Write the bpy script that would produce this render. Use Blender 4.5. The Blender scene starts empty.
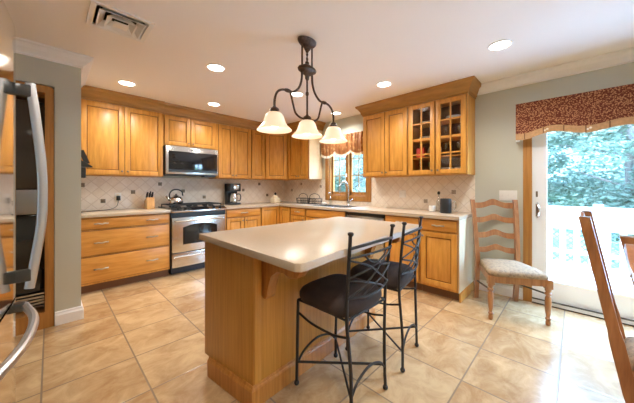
import bpy, bmesh, math, random
from mathutils import Vector, Matrix
random.seed(7)
S = bpy.context.scene
COL = S.collection
PI = math.pi

# ------------------------------------------------------------------ camera, world, sun, exposure
ZC = 1.222
cd = bpy.data.cameras.new('camera'); cam = bpy.data.objects.new('camera', cd); COL.objects.link(cam)
cam.location = (0, 0, ZC)
cam.rotation_euler = (PI/2, 0, math.radians(44.57 - 90))
cd.sensor_fit = 'HORIZONTAL'; cd.sensor_width = 36.0
cd.lens = 36.0*263.0/634.0
cd.shift_x = 0.0; cd.shift_y = (187.3-201.5)/634.0
cd.clip_start = 0.02; cd.clip_end = 300
S.camera = cam

W = bpy.data.worlds.new('sky'); S.world = W; W.use_nodes = True
wn = W.node_tree.nodes; wl = W.node_tree.links
wb = wn['Background']
tc = wn.new('ShaderNodeTexCoord'); sep = wn.new('ShaderNodeSeparateXYZ'); wr = wn.new('ShaderNodeValToRGB')
wl.new(tc.outputs['Generated'], sep.inputs[0]); wl.new(sep.outputs['Z'], wr.inputs[0])
wr.color_ramp.elements[0].position = 0.0; wr.color_ramp.elements[0].color = (0.44, 0.71, 1.0, 1)
wr.color_ramp.elements[1].position = 0.8; wr.color_ramp.elements[1].color = (0.28, 0.55, 1.0, 1)
wl.new(wr.outputs[0], wb.inputs['Color']); wb.inputs['Strength'].default_value = 25.0

sd = bpy.data.lights.new('sun', 'SUN'); sun = bpy.data.objects.new('sun', sd); COL.objects.link(sun)
sd.energy = 5.0; sd.angle = math.radians(2); sd.color = (1.0, 0.97, 0.92)
sun.rotation_euler = Vector((0.62, -0.30, -0.95)).to_track_quat('-Z', 'Y').to_euler()

S.view_settings.view_transform = 'Standard'; S.view_settings.look = 'None'
S.view_settings.gamma = 1.0; S.view_settings.use_curve_mapping = False
S.view_settings.exposure = 0.85
S.cycles.use_denoising = True
S.cycles.max_bounces = 10; S.cycles.diffuse_bounces = 6; S.cycles.transparent_max_bounces = 16
S.cycles.caustics_reflective = False; S.cycles.caustics_refractive = False
S.cycles.sample_clamp_indirect = 6.0

CAN_W = 41.0
WARM = (1.0, 0.96, 0.89)

# ------------------------------------------------------------------ room numbers
YA, XB, H = 4.56, 3.615, 2.433
XL, YR, XW = -0.95, -3.4, -3.2          # wall behind the refrigerator, rear wall, far left wall

# ------------------------------------------------------------------ materials
def srgb(r, g, b):
    f = lambda c: (c/255/12.92) if c/255 <= 0.04045 else ((c/255+0.055)/1.055)**2.4
    return (f(r), f(g), f(b), 1)
def new_mat(name):
    m = bpy.data.materials.new(name); m.use_nodes = True
    return m, m.node_tree.nodes, m.node_tree.links, m.node_tree.nodes['Principled BSDF']
def mat(name, col, rough=0.5, metal=0.0, noise=0.0, nscale=12.0, stretch=(1, 1, 1), bump=0.0, bscale=60.0, spec=0.5, emit=None, estr=0.0, coat=0.0):
    m, n, l, b = new_mat(name)
    b.inputs['Base Color'].default_value = col; b.inputs['Roughness'].default_value = rough
    b.inputs['Metallic'].default_value = metal; b.inputs['Specular IOR Level'].default_value = spec
    if coat:
        b.inputs['Coat Weight'].default_value = coat; b.inputs['Coat Roughness'].default_value = 0.12
    if emit: b.inputs['Emission Color'].default_value = emit; b.inputs['Emission Strength'].default_value = estr
    if noise or bump:
        t = n.new('ShaderNodeTexCoord'); mp = n.new('ShaderNodeMapping'); l.new(t.outputs['Object'], mp.inputs[0])
        mp.inputs['Scale'].default_value = stretch
    if noise:
        nz = n.new('ShaderNodeTexNoise'); nz.inputs['Scale'].default_value = nscale; nz.inputs['Detail'].default_value = 5
        l.new(mp.outputs[0], nz.inputs['Vector'])
        r = n.new('ShaderNodeValToRGB'); l.new(nz.outputs['Fac'], r.inputs[0])
        r.color_ramp.elements[0].position = 0.3; r.color_ramp.elements[1].position = 0.7
        r.color_ramp.elements[0].color = tuple(c*(1-noise) for c in col[:3]) + (1,)
        r.color_ramp.elements[1].color = tuple(min(1, c*(1+noise)) for c in col[:3]) + (1,)
        l.new(r.outputs[0], b.inputs['Base Color'])
    if bump:
        nb = n.new('ShaderNodeTexNoise'); nb.inputs['Scale'].default_value = bscale; l.new(mp.outputs[0], nb.inputs['Vector'])
        bp = n.new('ShaderNodeBump'); bp.inputs['Strength'].default_value = bump; bp.inputs['Distance'].default_value = 0.004
        l.new(nb.outputs['Fac'], bp.inputs['Height']); l.new(bp.outputs[0], b.inputs['Normal'])
    return m
def wood(name, c1, c2, stretch, rough=0.42, scale=5.0, coat=0.08):
    m, n, l, b = new_mat(name)
    t = n.new('ShaderNodeTexCoord'); oi = n.new('ShaderNodeObjectInfo'); ad = n.new('ShaderNodeVectorMath'); ad.operation = 'ADD'
    cx = n.new('ShaderNodeCombineXYZ'); mu = n.new('ShaderNodeMath'); mu.operation = 'MULTIPLY'; mu.inputs[1].default_value = 37.0
    l.new(oi.outputs['Random'], mu.inputs[0]); l.new(mu.outputs[0], cx.inputs[0]); l.new(mu.outputs[0], cx.inputs[1])
    l.new(t.outputs['Object'], ad.inputs[0]); l.new(cx.outputs[0], ad.inputs[1])
    mp = n.new('ShaderNodeMapping'); mp.inputs['Scale'].default_value = stretch; l.new(ad.outputs[0], mp.inputs[0])
    nz = n.new('ShaderNodeTexNoise'); nz.inputs['Scale'].default_value = scale; nz.inputs['Detail'].default_value = 6; nz.inputs['Roughness'].default_value = 0.6
    l.new(mp.outputs[0], nz.inputs['Vector'])
    r = n.new('ShaderNodeValToRGB'); r.color_ramp.elements[0].position = 0.32; r.color_ramp.elements[1].position = 0.68
    r.color_ramp.elements[0].color = c1; r.color_ramp.elements[1].color = c2
    l.new(nz.outputs['Fac'], r.inputs[0]); l.new(r.outputs[0], b.inputs['Base Color'])
    b.inputs['Roughness'].default_value = rough; b.inputs['Coat Weight'].default_value = coat; b.inputs['Coat Roughness'].default_value = 0.15
    return m
def mathn(n, l, op, a, b=None):
    m = n.new('ShaderNodeMath'); m.operation = op
    for i, q in enumerate((a, b)):
        if q is None: continue
        if isinstance(q, (int, float)): m.inputs[i].default_value = q
        else: l.new(q, m.inputs[i])
    return m.outputs[0]
def tile_mat(name, c1, c2, grout, px, py, ox, oy, gw, rough, axes=('X', 'Y'), diag=False, mott=3.0, bump=0.3, var=0.12, spec=0.5):
    m, n, l, b = new_mat(name)
    t = n.new('ShaderNodeTexCoord'); s = n.new('ShaderNodeSeparateXYZ'); l.new(t.outputs['Object'], s.inputs[0])
    u, v = s.outputs[axes[0]], s.outputs[axes[1]]
    if diag:
        k = 0.70710678
        uu = mathn(n, l, 'MULTIPLY', mathn(n, l, 'ADD', u, v), k); v = mathn(n, l, 'MULTIPLY', mathn(n, l, 'SUBTRACT', u, v), k); u = uu
    fu = mathn(n, l, 'DIVIDE', mathn(n, l, 'SUBTRACT', u, ox), px); fv = mathn(n, l, 'DIVIDE', mathn(n, l, 'SUBTRACT', v, oy), py)
    def edge(f, p):
        fr = mathn(n, l, 'FRACT', f); return mathn(n, l, 'MULTIPLY', mathn(n, l, 'MINIMUM', fr, mathn(n, l, 'SUBTRACT', 1.0, fr)), p)
    d = mathn(n, l, 'MINIMUM', edge(fu, px), edge(fv, py))
    mr = n.new('ShaderNodeMapRange'); l.new(d, mr.inputs[0]); mr.inputs[1].default_value = gw*0.5; mr.inputs[2].default_value = gw*1.3
    cell = n.new('ShaderNodeCombineXYZ'); l.new(mathn(n, l, 'FLOOR', fu), cell.inputs[0]); l.new(mathn(n, l, 'FLOOR', fv), cell.inputs[1])
    wnz = n.new('ShaderNodeTexWhiteNoise'); wnz.noise_dimensions = '3D'; l.new(cell.outputs[0], wnz.inputs['Vector'])
    off = n.new('ShaderNodeVectorMath'); off.operation = 'MULTIPLY_ADD'; l.new(wnz.outputs['Color'], off.inputs[0]); off.inputs[1].default_value = (9, 9, 9); l.new(t.outputs['Object'], off.inputs[2])
    mpn = n.new('ShaderNodeMapping'); mpn.inputs['Scale'].default_value = (1, 1.35, 1); l.new(off.outputs[0], mpn.inputs[0])
    nz = n.new('ShaderNodeTexNoise'); nz.inputs['Scale'].default_value = mott; nz.inputs['Detail'].default_value = 8; nz.inputs['Roughness'].default_value = 0.68; nz.inputs['Distortion'].default_value = 0.6
    l.new(mpn.outputs[0], nz.inputs['Vector'])
    fac = mathn(n, l, 'ADD', nz.outputs['Fac'], mathn(n, l, 'MULTIPLY', mathn(n, l, 'SUBTRACT', wnz.outputs['Value'], 0.5), var*2))
    r = n.new('ShaderNodeValToRGB'); r.color_ramp.elements[0].position = 0.33; r.color_ramp.elements[1].position = 0.68
    r.color_ramp.elements[0].color = c1; r.color_ramp.elements[1].color = c2; l.new(fac, r.inputs[0])
    mx = n.new('ShaderNodeMix'); mx.data_type = 'RGBA'; l.new(mr.outputs[0], mx.inputs[0]); mx.inputs[6].default_value = grout; l.new(r.outputs[0], mx.inputs[7])
    l.new(mx.outputs[2], b.inputs['Base Color']); b.inputs['Roughness'].default_value = rough; b.inputs['Specular IOR Level'].default_value = spec
    bp = n.new('ShaderNodeBump'); bp.inputs['Strength'].default_value = bump; bp.inputs['Distance'].default_value = 0.004
    hh = mathn(n, l, 'ADD', mr.outputs[0], mathn(n, l, 'MULTIPLY', nz.outputs['Fac'], 0.35)); l.new(hh, bp.inputs['Height']); l.new(bp.outputs[0], b.inputs['Normal'])
    return m
def glass_mat(name, tint=(1, 1, 1, 1), gloss=0.06, rough=0.02):
    m = bpy.data.materials.new(name); m.use_nodes = True; n = m.node_tree.nodes; l = m.node_tree.links; n.clear()
    o = n.new('ShaderNodeOutputMaterial'); mx = n.new('ShaderNodeMixShader'); t = n.new('ShaderNodeBsdfTransparent'); g = n.new('ShaderNodeBsdfGlossy')
    t.inputs[0].default_value = tint; g.inputs['Roughness'].default_value = rough; mx.inputs[0].default_value = gloss
    l.new(t.outputs[0], mx.inputs[1]); l.new(g.outputs[0], mx.inputs[2]); l.new(mx.outputs[0], o.inputs[0])
    return m

M = {}
M['maple'] = wood('honey_maple', srgb(188, 126, 46), srgb(216, 156, 70), (6, 6, 0.7))
M['maple_h'] = wood('honey_maple_drawer', srgb(194, 128, 48), srgb(218, 156, 72), (0.7, 6, 6))
M['maple_trim'] = wood('maple_moulding', srgb(152, 106, 44), srgb(180, 130, 62), (0.8, 0.8, 6))
M['oak'] = wood('golden_oak', srgb(166, 104, 40), srgb(196, 134, 64), (9, 9, 0.5), rough=0.35)
M['oak_panel'] = wood('island_oak_panel', srgb(182, 124, 46), srgb(206, 148, 66), (14, 14, 0.4), rough=0.4)
M['oak_casing'] = wood('oak_casing', srgb(158, 106, 46), srgb(186, 132, 66), (9, 9, 0.5), rough=0.4)
M['glaze_gap_shade'] = mat('groove_glaze_and_gap_shade', srgb(122, 74, 28), 0.5)  # glaze in the panel grooves; on outer edges it paints shade of the gaps
M['daylight_panel'] = mat('maple_painted_daylight', srgb(222, 202, 168), 0.3, coat=0.3, noise=0.04)  # cabinet wood at the end panels, with daylight painted into its colour
M['chair_wood'] = wood('antique_pine', srgb(134, 84, 48), srgb(172, 116, 72), (8, 8, 0.8), rough=0.28, coat=0.5)
M['chair_leg'] = wood('antique_pine_leg', srgb(140, 92, 50), srgb(176, 124, 76), (8, 8, 0.8), rough=0.3, coat=0.4)
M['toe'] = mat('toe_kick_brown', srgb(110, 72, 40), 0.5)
M['counter'] = mat('beige_solid_surface', srgb(190, 172, 150), 0.27, noise=0.05, nscale=180, spec=0.5)
M['wall'] = mat('sage_grey_paint', srgb(194, 194, 180), 0.75, bump=0.05, bscale=300)
M['ceil'] = mat('ceiling_white', srgb(246, 241, 236), 0.85)
M['trimwhite'] = mat('white_trim_paint', srgb(240, 240, 240), 0.35)
M['floor'] = tile_mat('sandstone_tile', srgb(166, 130, 90), srgb(206, 175, 132), srgb(140, 120, 98), 0.466, 0.4375, 0.43, 0.08, 0.005, 0.20, mott=5.0, bump=0.18, var=0.10, spec=0.8)
M['splashA'] = tile_mat('tumbled_diagonal_tile', srgb(230, 216, 196), srgb(243, 233, 219), srgb(218, 203, 185), 0.108, 0.108, 0.0, 0.0, 0.004, 0.45, axes=('X', 'Z'), diag=True, mott=9, bump=0.25, var=0.06)
M['splashB'] = tile_mat('tumbled_diagonal_tile_side', srgb(230, 216, 196), srgb(243, 233, 219), srgb(218, 203, 185), 0.108, 0.108, 0.0, 0.0, 0.004, 0.45, axes=('Y', 'Z'), diag=True, mott=9, bump=0.25, var=0.06)
M['accent'] = mat('bronze_accent_tile', srgb(126, 112, 92), 0.35, metal=0.3, noise=0.3, nscale=60)
M['steel'] = mat('brushed_steel', (0.62, 0.62, 0.61, 1), 0.24, metal=1.0, bump=0.02, bscale=300, stretch=(1, 1, 0.02))
M['fridge'] = mat('polished_steel', (0.66, 0.65, 0.63, 1), 0.08, metal=1.0)
M['chrome'] = mat('chrome', (0.8, 0.8, 0.8, 1), 0.1, metal=1.0)
M['fridgehandle'] = mat('satin_handle_metal', (0.62, 0.62, 0.63, 1), 0.36, metal=1.0)
M['bracket'] = mat('dark_bracket', (0.10, 0.10, 0.10, 1), 0.3, metal=0.9)
M['ovenglass'] = mat('brown_oven_glass', (0.055, 0.042, 0.034, 1), 0.1)
M['accent2'] = mat('pale_accent_tile', srgb(168, 152, 132), 0.35, noise=0.25, nscale=60)
M['darksteel'] = mat('dark_handle_metal', (0.30, 0.30, 0.30, 1), 0.28, metal=1.0)
M['pewter'] = mat('antique_pewter', (0.24, 0.20, 0.16, 1), 0.32, metal=1.0)
M['blackglass'] = mat('black_glass', (0.012, 0.012, 0.014, 1), 0.06)
M['pull'] = mat('light_pewter', (0.55, 0.49, 0.41, 1), 0.3, metal=1.0)
M['black'] = mat('black_plastic', (0.016, 0.016, 0.016, 1), 0.35)
M['blackiron'] = mat('black_cast_iron', (0.012, 0.012, 0.012, 1), 0.55)
M['iron'] = mat('wrought_iron', (0.020, 0.016, 0.014, 1), 0.5, metal=0.2)
M['bronze'] = mat('oil_rubbed_bronze', (0.085, 0.052, 0.038, 1), 0.42, metal=0.6, noise=0.4, nscale=50)
M['suede'] = mat('dark_brown_suede', srgb(54, 42, 38), 0.85, noise=0.35, nscale=9, bump=0.15, bscale=90)
M['shade'] = mat('alabaster_glass', srgb(250, 240, 224), 0.3, noise=0.05, nscale=9, emit=srgb(255, 226, 180), estr=0.30)
M['bulb'] = mat('lit_bulb', (1, 1, 1, 1), 0.3, emit=(1.0, 0.86, 0.66, 1), estr=5.0)
M['lens'] = mat('lit_can_lens', (1, 1, 1, 1), 0.3, emit=(1.0, 0.93, 0.82, 1), estr=9.0)
M['vinyl'] = mat('white_vinyl', srgb(238, 241, 246), 0.35)
M['railpaint'] = mat('white_railing_paint', srgb(216, 221, 226), 0.5)
M['lattice'] = mat('grey_green_lattice', srgb(96, 116, 112), 0.7)
M['glass'] = glass_mat('window_glass')
M['cabglass'] = glass_mat('cabinet_glass', gloss=0.03)
M['clear'] = glass_mat('clear_glassware', tint=(0.90, 0.93, 0.93, 1), gloss=0.18)
M['porcelain'] = mat('white_porcelain', srgb(238, 236, 230), 0.2)
M['red'] = mat('red_box', srgb(190, 52, 36), 0.5)
M['cream'] = mat('cream_ceramic', srgb(236, 222, 192), 0.3)
M['wire'] = mat('dark_wire', (0.05, 0.045, 0.04, 1), 0.4, metal=0.7)
M['knifewood'] = wood('knife_block_wood', srgb(176, 122, 62), srgb(206, 156, 92), (8, 8, 0.8))
M['deck'] = mat('painted_deck_boards', srgb(214, 204, 198), 0.6, noise=0.06, nscale=4, stretch=(1, 8, 1))
M['lawn'] = mat('lawn', srgb(120, 160, 110), 0.9, noise=0.3, nscale=4)
M['bark'] = mat('bark', srgb(90, 84, 80), 0.9, noise=0.3, nscale=10)

def leafmat(name, c):
    m, n, l, b = new_mat(name)
    b.inputs['Base Color'].default_value = c; b.inputs['Roughness'].default_value = 0.55
    t = n.new('ShaderNodeBsdfTranslucent'); t.inputs[0].default_value = c; mx = n.new('ShaderNodeMixShader'); mx.inputs[0].default_value = 0.45
    l.new(b.outputs[0], mx.inputs[1]); l.new(t.outputs[0], mx.inputs[2]); l.new(mx.outputs[0], n['Material Output'].inputs[0])
    return m
M['leaf1'] = leafmat('leaves_blue_green', srgb(104, 120, 106)); M['leaf2'] = leafmat('leaves_pale_green', srgb(128, 138, 122)); M['leaf3'] = leafmat('leaves_deep_green', srgb(92, 108, 98))
def fabric(name, base, spots, spot2, scale, thr=0.34, rough=0.9):
    m, n, l, b = new_mat(name)
    t = n.new('ShaderNodeTexCoord')
    v = n.new('ShaderNodeTexVoronoi'); v.inputs['Scale'].default_value = scale; l.new(t.outputs['Object'], v.inputs['Vector'])
    nz = n.new('ShaderNodeTexNoise'); nz.inputs['Scale'].default_value = scale*1.7; l.new(t.outputs['Object'], nz.inputs['Vector'])
    s = mathn(n, l, 'ADD', v.outputs['Distance'], mathn(n, l, 'MULTIPLY', mathn(n, l, 'SUBTRACT', nz.outputs['Fac'], 0.5), 0.7))
    mr = n.new('ShaderNodeMapRange'); l.new(s, mr.inputs[0]); mr.inputs[1].default_value = thr-0.06; mr.inputs[2].default_value = thr+0.06
    mc = n.new('ShaderNodeMix'); mc.data_type = 'RGBA'; l.new(nz.outputs['Fac'], mc.inputs[0]); mc.inputs[6].default_value = spots; mc.inputs[7].default_value = spot2
    mx = n.new('ShaderNodeMix'); mx.data_type = 'RGBA'; l.new(mr.outputs[0], mx.inputs[0]); l.new(mc.outputs[2], mx.inputs[6]); mx.inputs[7].default_value = base
    l.new(mx.outputs[2], b.inputs['Base Color']); b.inputs['Roughness'].default_value = rough
    return m
M['valance'] = fabric('rust_print_fabric', srgb(104, 46, 28), srgb(206, 160, 116), srgb(160, 92, 56), 84, 0.42)
M['band'] = mat('tan_border_fabric', srgb(190, 150, 108), 0.9, noise=0.15, nscale=40)
M['balloon'] = fabric('gold_rust_check_fabric', srgb(146, 92, 46), srgb(208, 162, 104), srgb(122, 70, 36), 16, 0.34, 0.6)
M['fringe'] = mat('cream_fringe', srgb(234, 222, 200), 0.9)
M['tapestry'] = fabric('floral_tapestry', srgb(156, 132, 102), srgb(88, 66, 50), srgb(172, 150, 118), 34, 0.50)

# ------------------------------------------------------------------ mesh helpers
def spline(pts, n=6, closed=False):
    P = [Vector(p) for p in pts]; out = []; N = len(P)
    rng = range(N) if closed else range(N-1)
    for i in rng:
        if closed: p0, p1, p2, p3 = P[(i-1) % N], P[i], P[(i+1) % N], P[(i+2) % N]
        else:
            p1, p2 = P[i], P[i+1]; p0 = P[i-1] if i else p1*2-p2; p3 = P[i+2] if i+2 < N else p2*2-p1
        for k in range(n):
            t = k/n
            out.append(0.5*((2*p1)+(-p0+p2)*t+(2*p0-5*p1+4*p2-p3)*t*t+(-p0+3*p1-3*p2+p3)*t**3))
    if not closed: out.append(P[-1])
    return out
class MB:
    def __init__(s): s.b = bmesh.new(); s.alt = []
    def box(s, x0, x1, y0, y1, z0, z1, bev=0.0, seg=2):
        r = bmesh.ops.create_cube(s.b, size=1.0); vs = r['verts']
        for v in vs:
            v.co = Vector(((x0+x1)/2+v.co.x*(x1-x0), (y0+y1)/2+v.co.y*(y1-y0), (z0+z1)/2+v.co.z*(z1-z0)))
        if bev:
            es = list({e for v in vs for e in v.link_edges})
            bmesh.ops.bevel(s.b, geom=es, offset=bev, segments=seg, affect='EDGES', profile=0.6)
        return s
    def ring_loft(s, rings, caps=True, closed=False, alt=False):
        R = [[s.b.verts.new(p) for p in r] for r in rings]; n = len(R[0])
        for a, c in zip(R, R[1:] + ([R[0]] if closed else [])):
            for i in range(n):
                j = (i+1) % n
                f_ = s.b.faces.new((a[i], a[j], c[j], c[i]))
                if alt: s.alt.append(f_)
        if caps and not closed:
            s.b.faces.new(list(reversed(R[0]))); s.b.faces.new(R[-1])
        return s
    def tube(s, pts, r, n=8, closed=False, prof=None):
        P = [Vector(p) for p in pts]; N = len(P); rings = []
        rad = r if isinstance(r, (list, tuple)) else [r]*N
        up = None
        for i in range(N):
            if closed: t = (P[(i+1) % N]-P[i-1]).normalized()
            else: t = (P[min(i+1, N-1)]-P[max(i-1, 0)]).normalized()
            if up is None:
                ref = Vector((0, 0, 1)) if abs(t.z) < 0.9 else Vector((0, 1, 0))
                u = ref.cross(t).normalized()
            else:
                u = (up - t*up.dot(t)).normalized()
            up = u; w = t.cross(u)
            if prof: rings.append([P[i]+u*a*rad[i]+w*c*rad[i] for a, c in prof])
            else: rings.append([P[i]+(u*math.cos(2*PI*k/n)+w*math.sin(2*PI*k/n))*rad[i] for k in range(n)])
        return s.ring_loft(rings, closed=closed)
    def cyl(s, p0, p1, r0, r1=None, n=16):
        return s.tube([p0, p1], [r0, r0 if r1 is None else r1], n)
    def lathe(s, prof, c=(0, 0, 0), n=24, caps=True, sx=1.0, sy=1.0):
        rings = [[Vector((c[0]+r*sx*math.cos(2*PI*k/n), c[1]+r*sy*math.sin(2*PI*k/n), c[2]+z)) for k in range(n)] for r, z in prof]
        return s.ring_loft(rings, caps)
    def ball(s, c, r, n=12, sc=(1, 1, 1)):
        q = bmesh.ops.create_uvsphere(s.b, u_segments=n, v_segments=max(6, n//2+2), radius=r)
        for v in q['verts']: v.co = Vector((v.co.x*sc[0], v.co.y*sc[1], v.co.z*sc[2]))+Vector(c)
        return s
    def prism(s, poly, axis, lo, hi, bev=0.0):
        """poly in the plane across axis: X -> (y,z), Y -> (x,z), Z -> (x,y)."""
        f = {'X': lambda a, c, d: (d, a, c), 'Y': lambda a, c, d: (a, d, c), 'Z': lambda a, c, d: (a, c, d)}[axis]
        A = [s.b.verts.new(f(a, c, lo)) for a, c in poly]; B = [s.b.verts.new(f(a, c, hi)) for a, c in poly]; n = len(poly)
        fs = [s.b.faces.new(A), s.b.faces.new(list(reversed(B)))]
        for i in range(n):
            j = (i+1) % n; fs.append(s.b.faces.new((A[j], A[i], B[i], B[j])))
        if bev:
            es = list({e for q in fs for e in q.edges}); bmesh.ops.bevel(s.b, geom=es, offset=bev, segments=2, affect='EDGES', profile=0.6)
        return s
    def sweep(s, path, prof, side=1.0):
        """path: plan points; prof: closed loop of (outward, z); outward is to the right of the path times side."""
        P = [Vector((p[0], p[1], 0)) for p in path]; rings = []
        for i in range(len(P)):
            ds = []
            if i: ds.append((P[i]-P[i-1]).normalized())
            if i < len(P)-1: ds.append((P[i+1]-P[i]).normalized())
            ns = [Vector((d.y, -d.x, 0))*side for d in ds]
            m = sum(ns, Vector()); m = m.normalized(); k = 1/max(0.3, m.dot(ns[0]))
            rings.append([P[i]+m*k*o+Vector((0, 0, z)) for o, z in prof])
        return s.ring_loft(rings)
    def quadstrip(s, A, B):
        a = [s.b.verts.new(p) for p in A]; c = [s.b.verts.new(p) for p in B]
        for i in range(len(a)-1): s.b.faces.new((a[i], a[i+1], c[i+1], c[i]))
        return s
    def build(s, name, m, parent=None, smooth=35.0, solid=0.0, loc=None, m2=None):
        for f_ in s.alt: f_.material_index = 1
        bmesh.ops.recalc_face_normals(s.b, faces=s.b.faces[:])
        me = bpy.data.meshes.new(name); s.b.to_mesh(me); s.b.free()
        if smooth:
            for p in me.polygons: p.use_smooth = True
            me.set_sharp_from_angle(angle=math.radians(smooth))
        me.materials.append(M[m] if isinstance(m, str) else m)
        if m2: me.materials.append(M[m2])
        o = bpy.data.objects.new(name, me); COL.objects.link(o)
        if parent: o.parent = parent
        if loc: o.location = loc
        if solid:
            d = o.modifiers.new('thick', 'SOLIDIFY'); d.thickness = solid; d.offset = 0
        return o
def thing(name, label, cat, loc=(0, 0, 0), rz=0.0, group=None):
    o = bpy.data.objects.new(name, None); COL.objects.link(o); o.location = loc; o.rotation_euler = (0, 0, rz); o.empty_display_size = 0.1
    o['label'] = label; o['category'] = cat
    if group: o['group'] = group
    return o
def tag(o, label, cat, group=None):
    o['label'] = label; o['category'] = cat
    if group: o['group'] = group
    return o
def struct(o, label=None):
    o['kind'] = 'structure'
    if label: o['label'] = label
    return o
def copy_thing(root, loc, rz, label):
    def rec(o, par):
        c = o.copy(); COL.objects.link(c)
        if par: c.parent = par
        for ch in list(o.children): rec(ch, c)
        return c
    r = rec(root, None); r.location = loc; r.rotation_euler = (0, 0, rz); r['label'] = label
    return r
R90 = -PI/2

# ------------------------------------------------------------------ the room
T = 0.12
VX0, VX1, VY0, VY1 = 0.215, 0.515, 2.245, 2.53         # opening of the ceiling vent
b = MB()
b.box(XW-T, VX0, YR-T, YA+T, H, H+0.15); b.box(VX1, XB+T, YR-T, YA+T, H, H+0.15)
b.box(VX0, VX1, YR-T, VY0, H, H+0.15); b.box(VX0, VX1, VY1, YA+T, H, H+0.15)
struct(b.build('ceiling', 'ceil', smooth=0))
struct(MB().box(XW-T, XB+T, YR-T, YA+T, -0.12, 0.0).build('floor', 'floor', smooth=0))
struct(MB().box(XW-T, XB+T, YA, YA+T, 0, H).build('wall_back', 'wall', smooth=0))
# window opening and door opening in the right wall
WY0, WY1, WZ0, WZ1 = 2.42, 3.24, 1.07, 2.05
DY0, DY1, DZ1 = -1.50, 0.335, 2.05
b = MB()
b.box(XB, XB+T, WY1, YA, 0, H); b.box(XB, XB+T, WY0, WY1, 0, WZ0); b.box(XB, XB+T, WY0, WY1, WZ1, H)
b.box(XB, XB+T, DY1, WY0, 0, H); b.box(XB, XB+T, DY0, DY1, DZ1, H); b.box(XB, XB+T, YR, DY0, 0, H)
struct(b.build('wall_right', 'wall', smooth=0))
# rear wall, left wall, wall behind the refrigerator
struct(MB().box(XW-T, XB+T, YR-T, YR, 0, H).build('wall_rear', 'wall', smooth=0))
struct(MB().box(XW-T, XW, YR, YA, 0, H).build('wall_left', 'wall', smooth=0))
struct(MB().box(XL-0.1, XL, 0.45, YA, 0, H).build('wall_side', 'wall', smooth=0))
struct(MB().box(XL, 0.028, 3.285, 3.36, 2.11, H).box(0.028, 0.203, 3.285, YA, 0, H).build('wall_stub', 'wall', smooth=0))
# white crown moulding and baseboards
cp = [(0, 0.0), (0.085, 0.0), (0.085, -0.014), (0.070, -0.024), (0.052, -0.052), (0.022, -0.078), (0.012, -0.088), (0.012, -0.105), (0, -0.105)]
cpz = [(o, H-0.0005+z) for o, z in cp]
struct(MB().sweep([(XL, 3.285), (0.203, 3.285), (0.203, 4.10)], cpz, 1.0).build('trim_1', 'trimwhite', smooth=0))
struct(MB().sweep([(XB, 0.86), (XB, YR)], cpz, 1.0).build('trim_2', 'trimwhite', smooth=0))
bp_ = [(0, 0), (0.018, 0), (0.018, 0.085), (0.010, 0.10), (0.010, 0.112), (0, 0.12)]
struct(MB().sweep([(0.029, 3.285), (0.203, 3.285), (0.203, 3.93)], bp_, 1.0).build('baseboard_stub', 'trimwhite', smooth=0))
struct(MB().sweep([(XB, 0.86), (XB, 0.412)], bp_, 1.0).build('baseboard_right', 'trimwhite', smooth=0))
# oak door casing, sliding glass door
b = MB(); b.box(XB-0.02, XB-0.001, DY1, DY1+0.075, 0, 2.125, 0.004); b.box(XB-0.02, XB-0.001, DY0-0.075, DY0, 0, 2.125, 0.004); b.box(XB-0.02, XB-0.001, DY0, DY1, 2.05, 2.125, 0.004)
struct(b.build('trim_3', 'oak_casing'))
d = struct(MB().box(XB-0.02, XB+0.12, DY0, DY1, 0.0, 0.045, 0.004).box(XB+0.0, XB+0.11, DY1-0.03, DY1-0.001, 0.045, DZ1).box(XB+0.0, XB+0.11, DY0+0.001, DY0+0.03, 0.045, DZ1).box(XB, XB+0.11, DY0, DY1, DZ1-0.03, DZ1-0.001).build('door_1', 'vinyl'))
MB().box(XB-0.026, XB-0.0205, DY0+0.002, DY1-0.002, 0.001, 0.010).box(XB-0.03, XB-0.001, DY0+0.002, DY1-0.002, 0.0455, 0.050).build('weatherstrip', 'black', d)
def slider(par, y0, y1, x, nm):
    b = MB()
    b.box(x, x+0.035, y1-0.115, y1, 0.047, 2.015, 0.004); b.box(x, x+0.035, y0, y0+0.10, 0.047, 2.015, 0.004)
    b.box(x, x+0.035, y0+0.1, y1-0.115, 0.047, 0.255, 0.004); b.box(x, x+0.035, y0+0.1, y1-0.115, 1.92, 2.015, 0.004)
    f = b.build(nm, 'vinyl', par)
    MB().box(x+0.014, x+0.02, y0+0.1, y1-0.115, 0.255, 1.92).build('pane', 'glass', f)
    return f
sl = slider(d, -0.62, DY1-0.005, XB+0.01, 'sliding_panel')
slider(d, DY0+0.03, -0.52, XB+0.055, 'fixed_panel')
MB().box(XB+0.002, XB+0.012, 0.285, 0.315, 0.90, 1.06, 0.004).box(XB+0.002, XB+0.012, 0.288, 0.312, 1.12, 1.18, 0.004).build('handle_plate', 'pewter', d)
MB().tube(spline([(XB+0.003, 0.30, 0.905), (XB-0.035, 0.285, 0.93), (XB-0.05, 0.275, 0.98), (XB-0.035, 0.285, 1.03), (XB+0.003, 0.30, 1.055)]), 0.008).build('door_handle', 'chrome', d)
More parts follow.
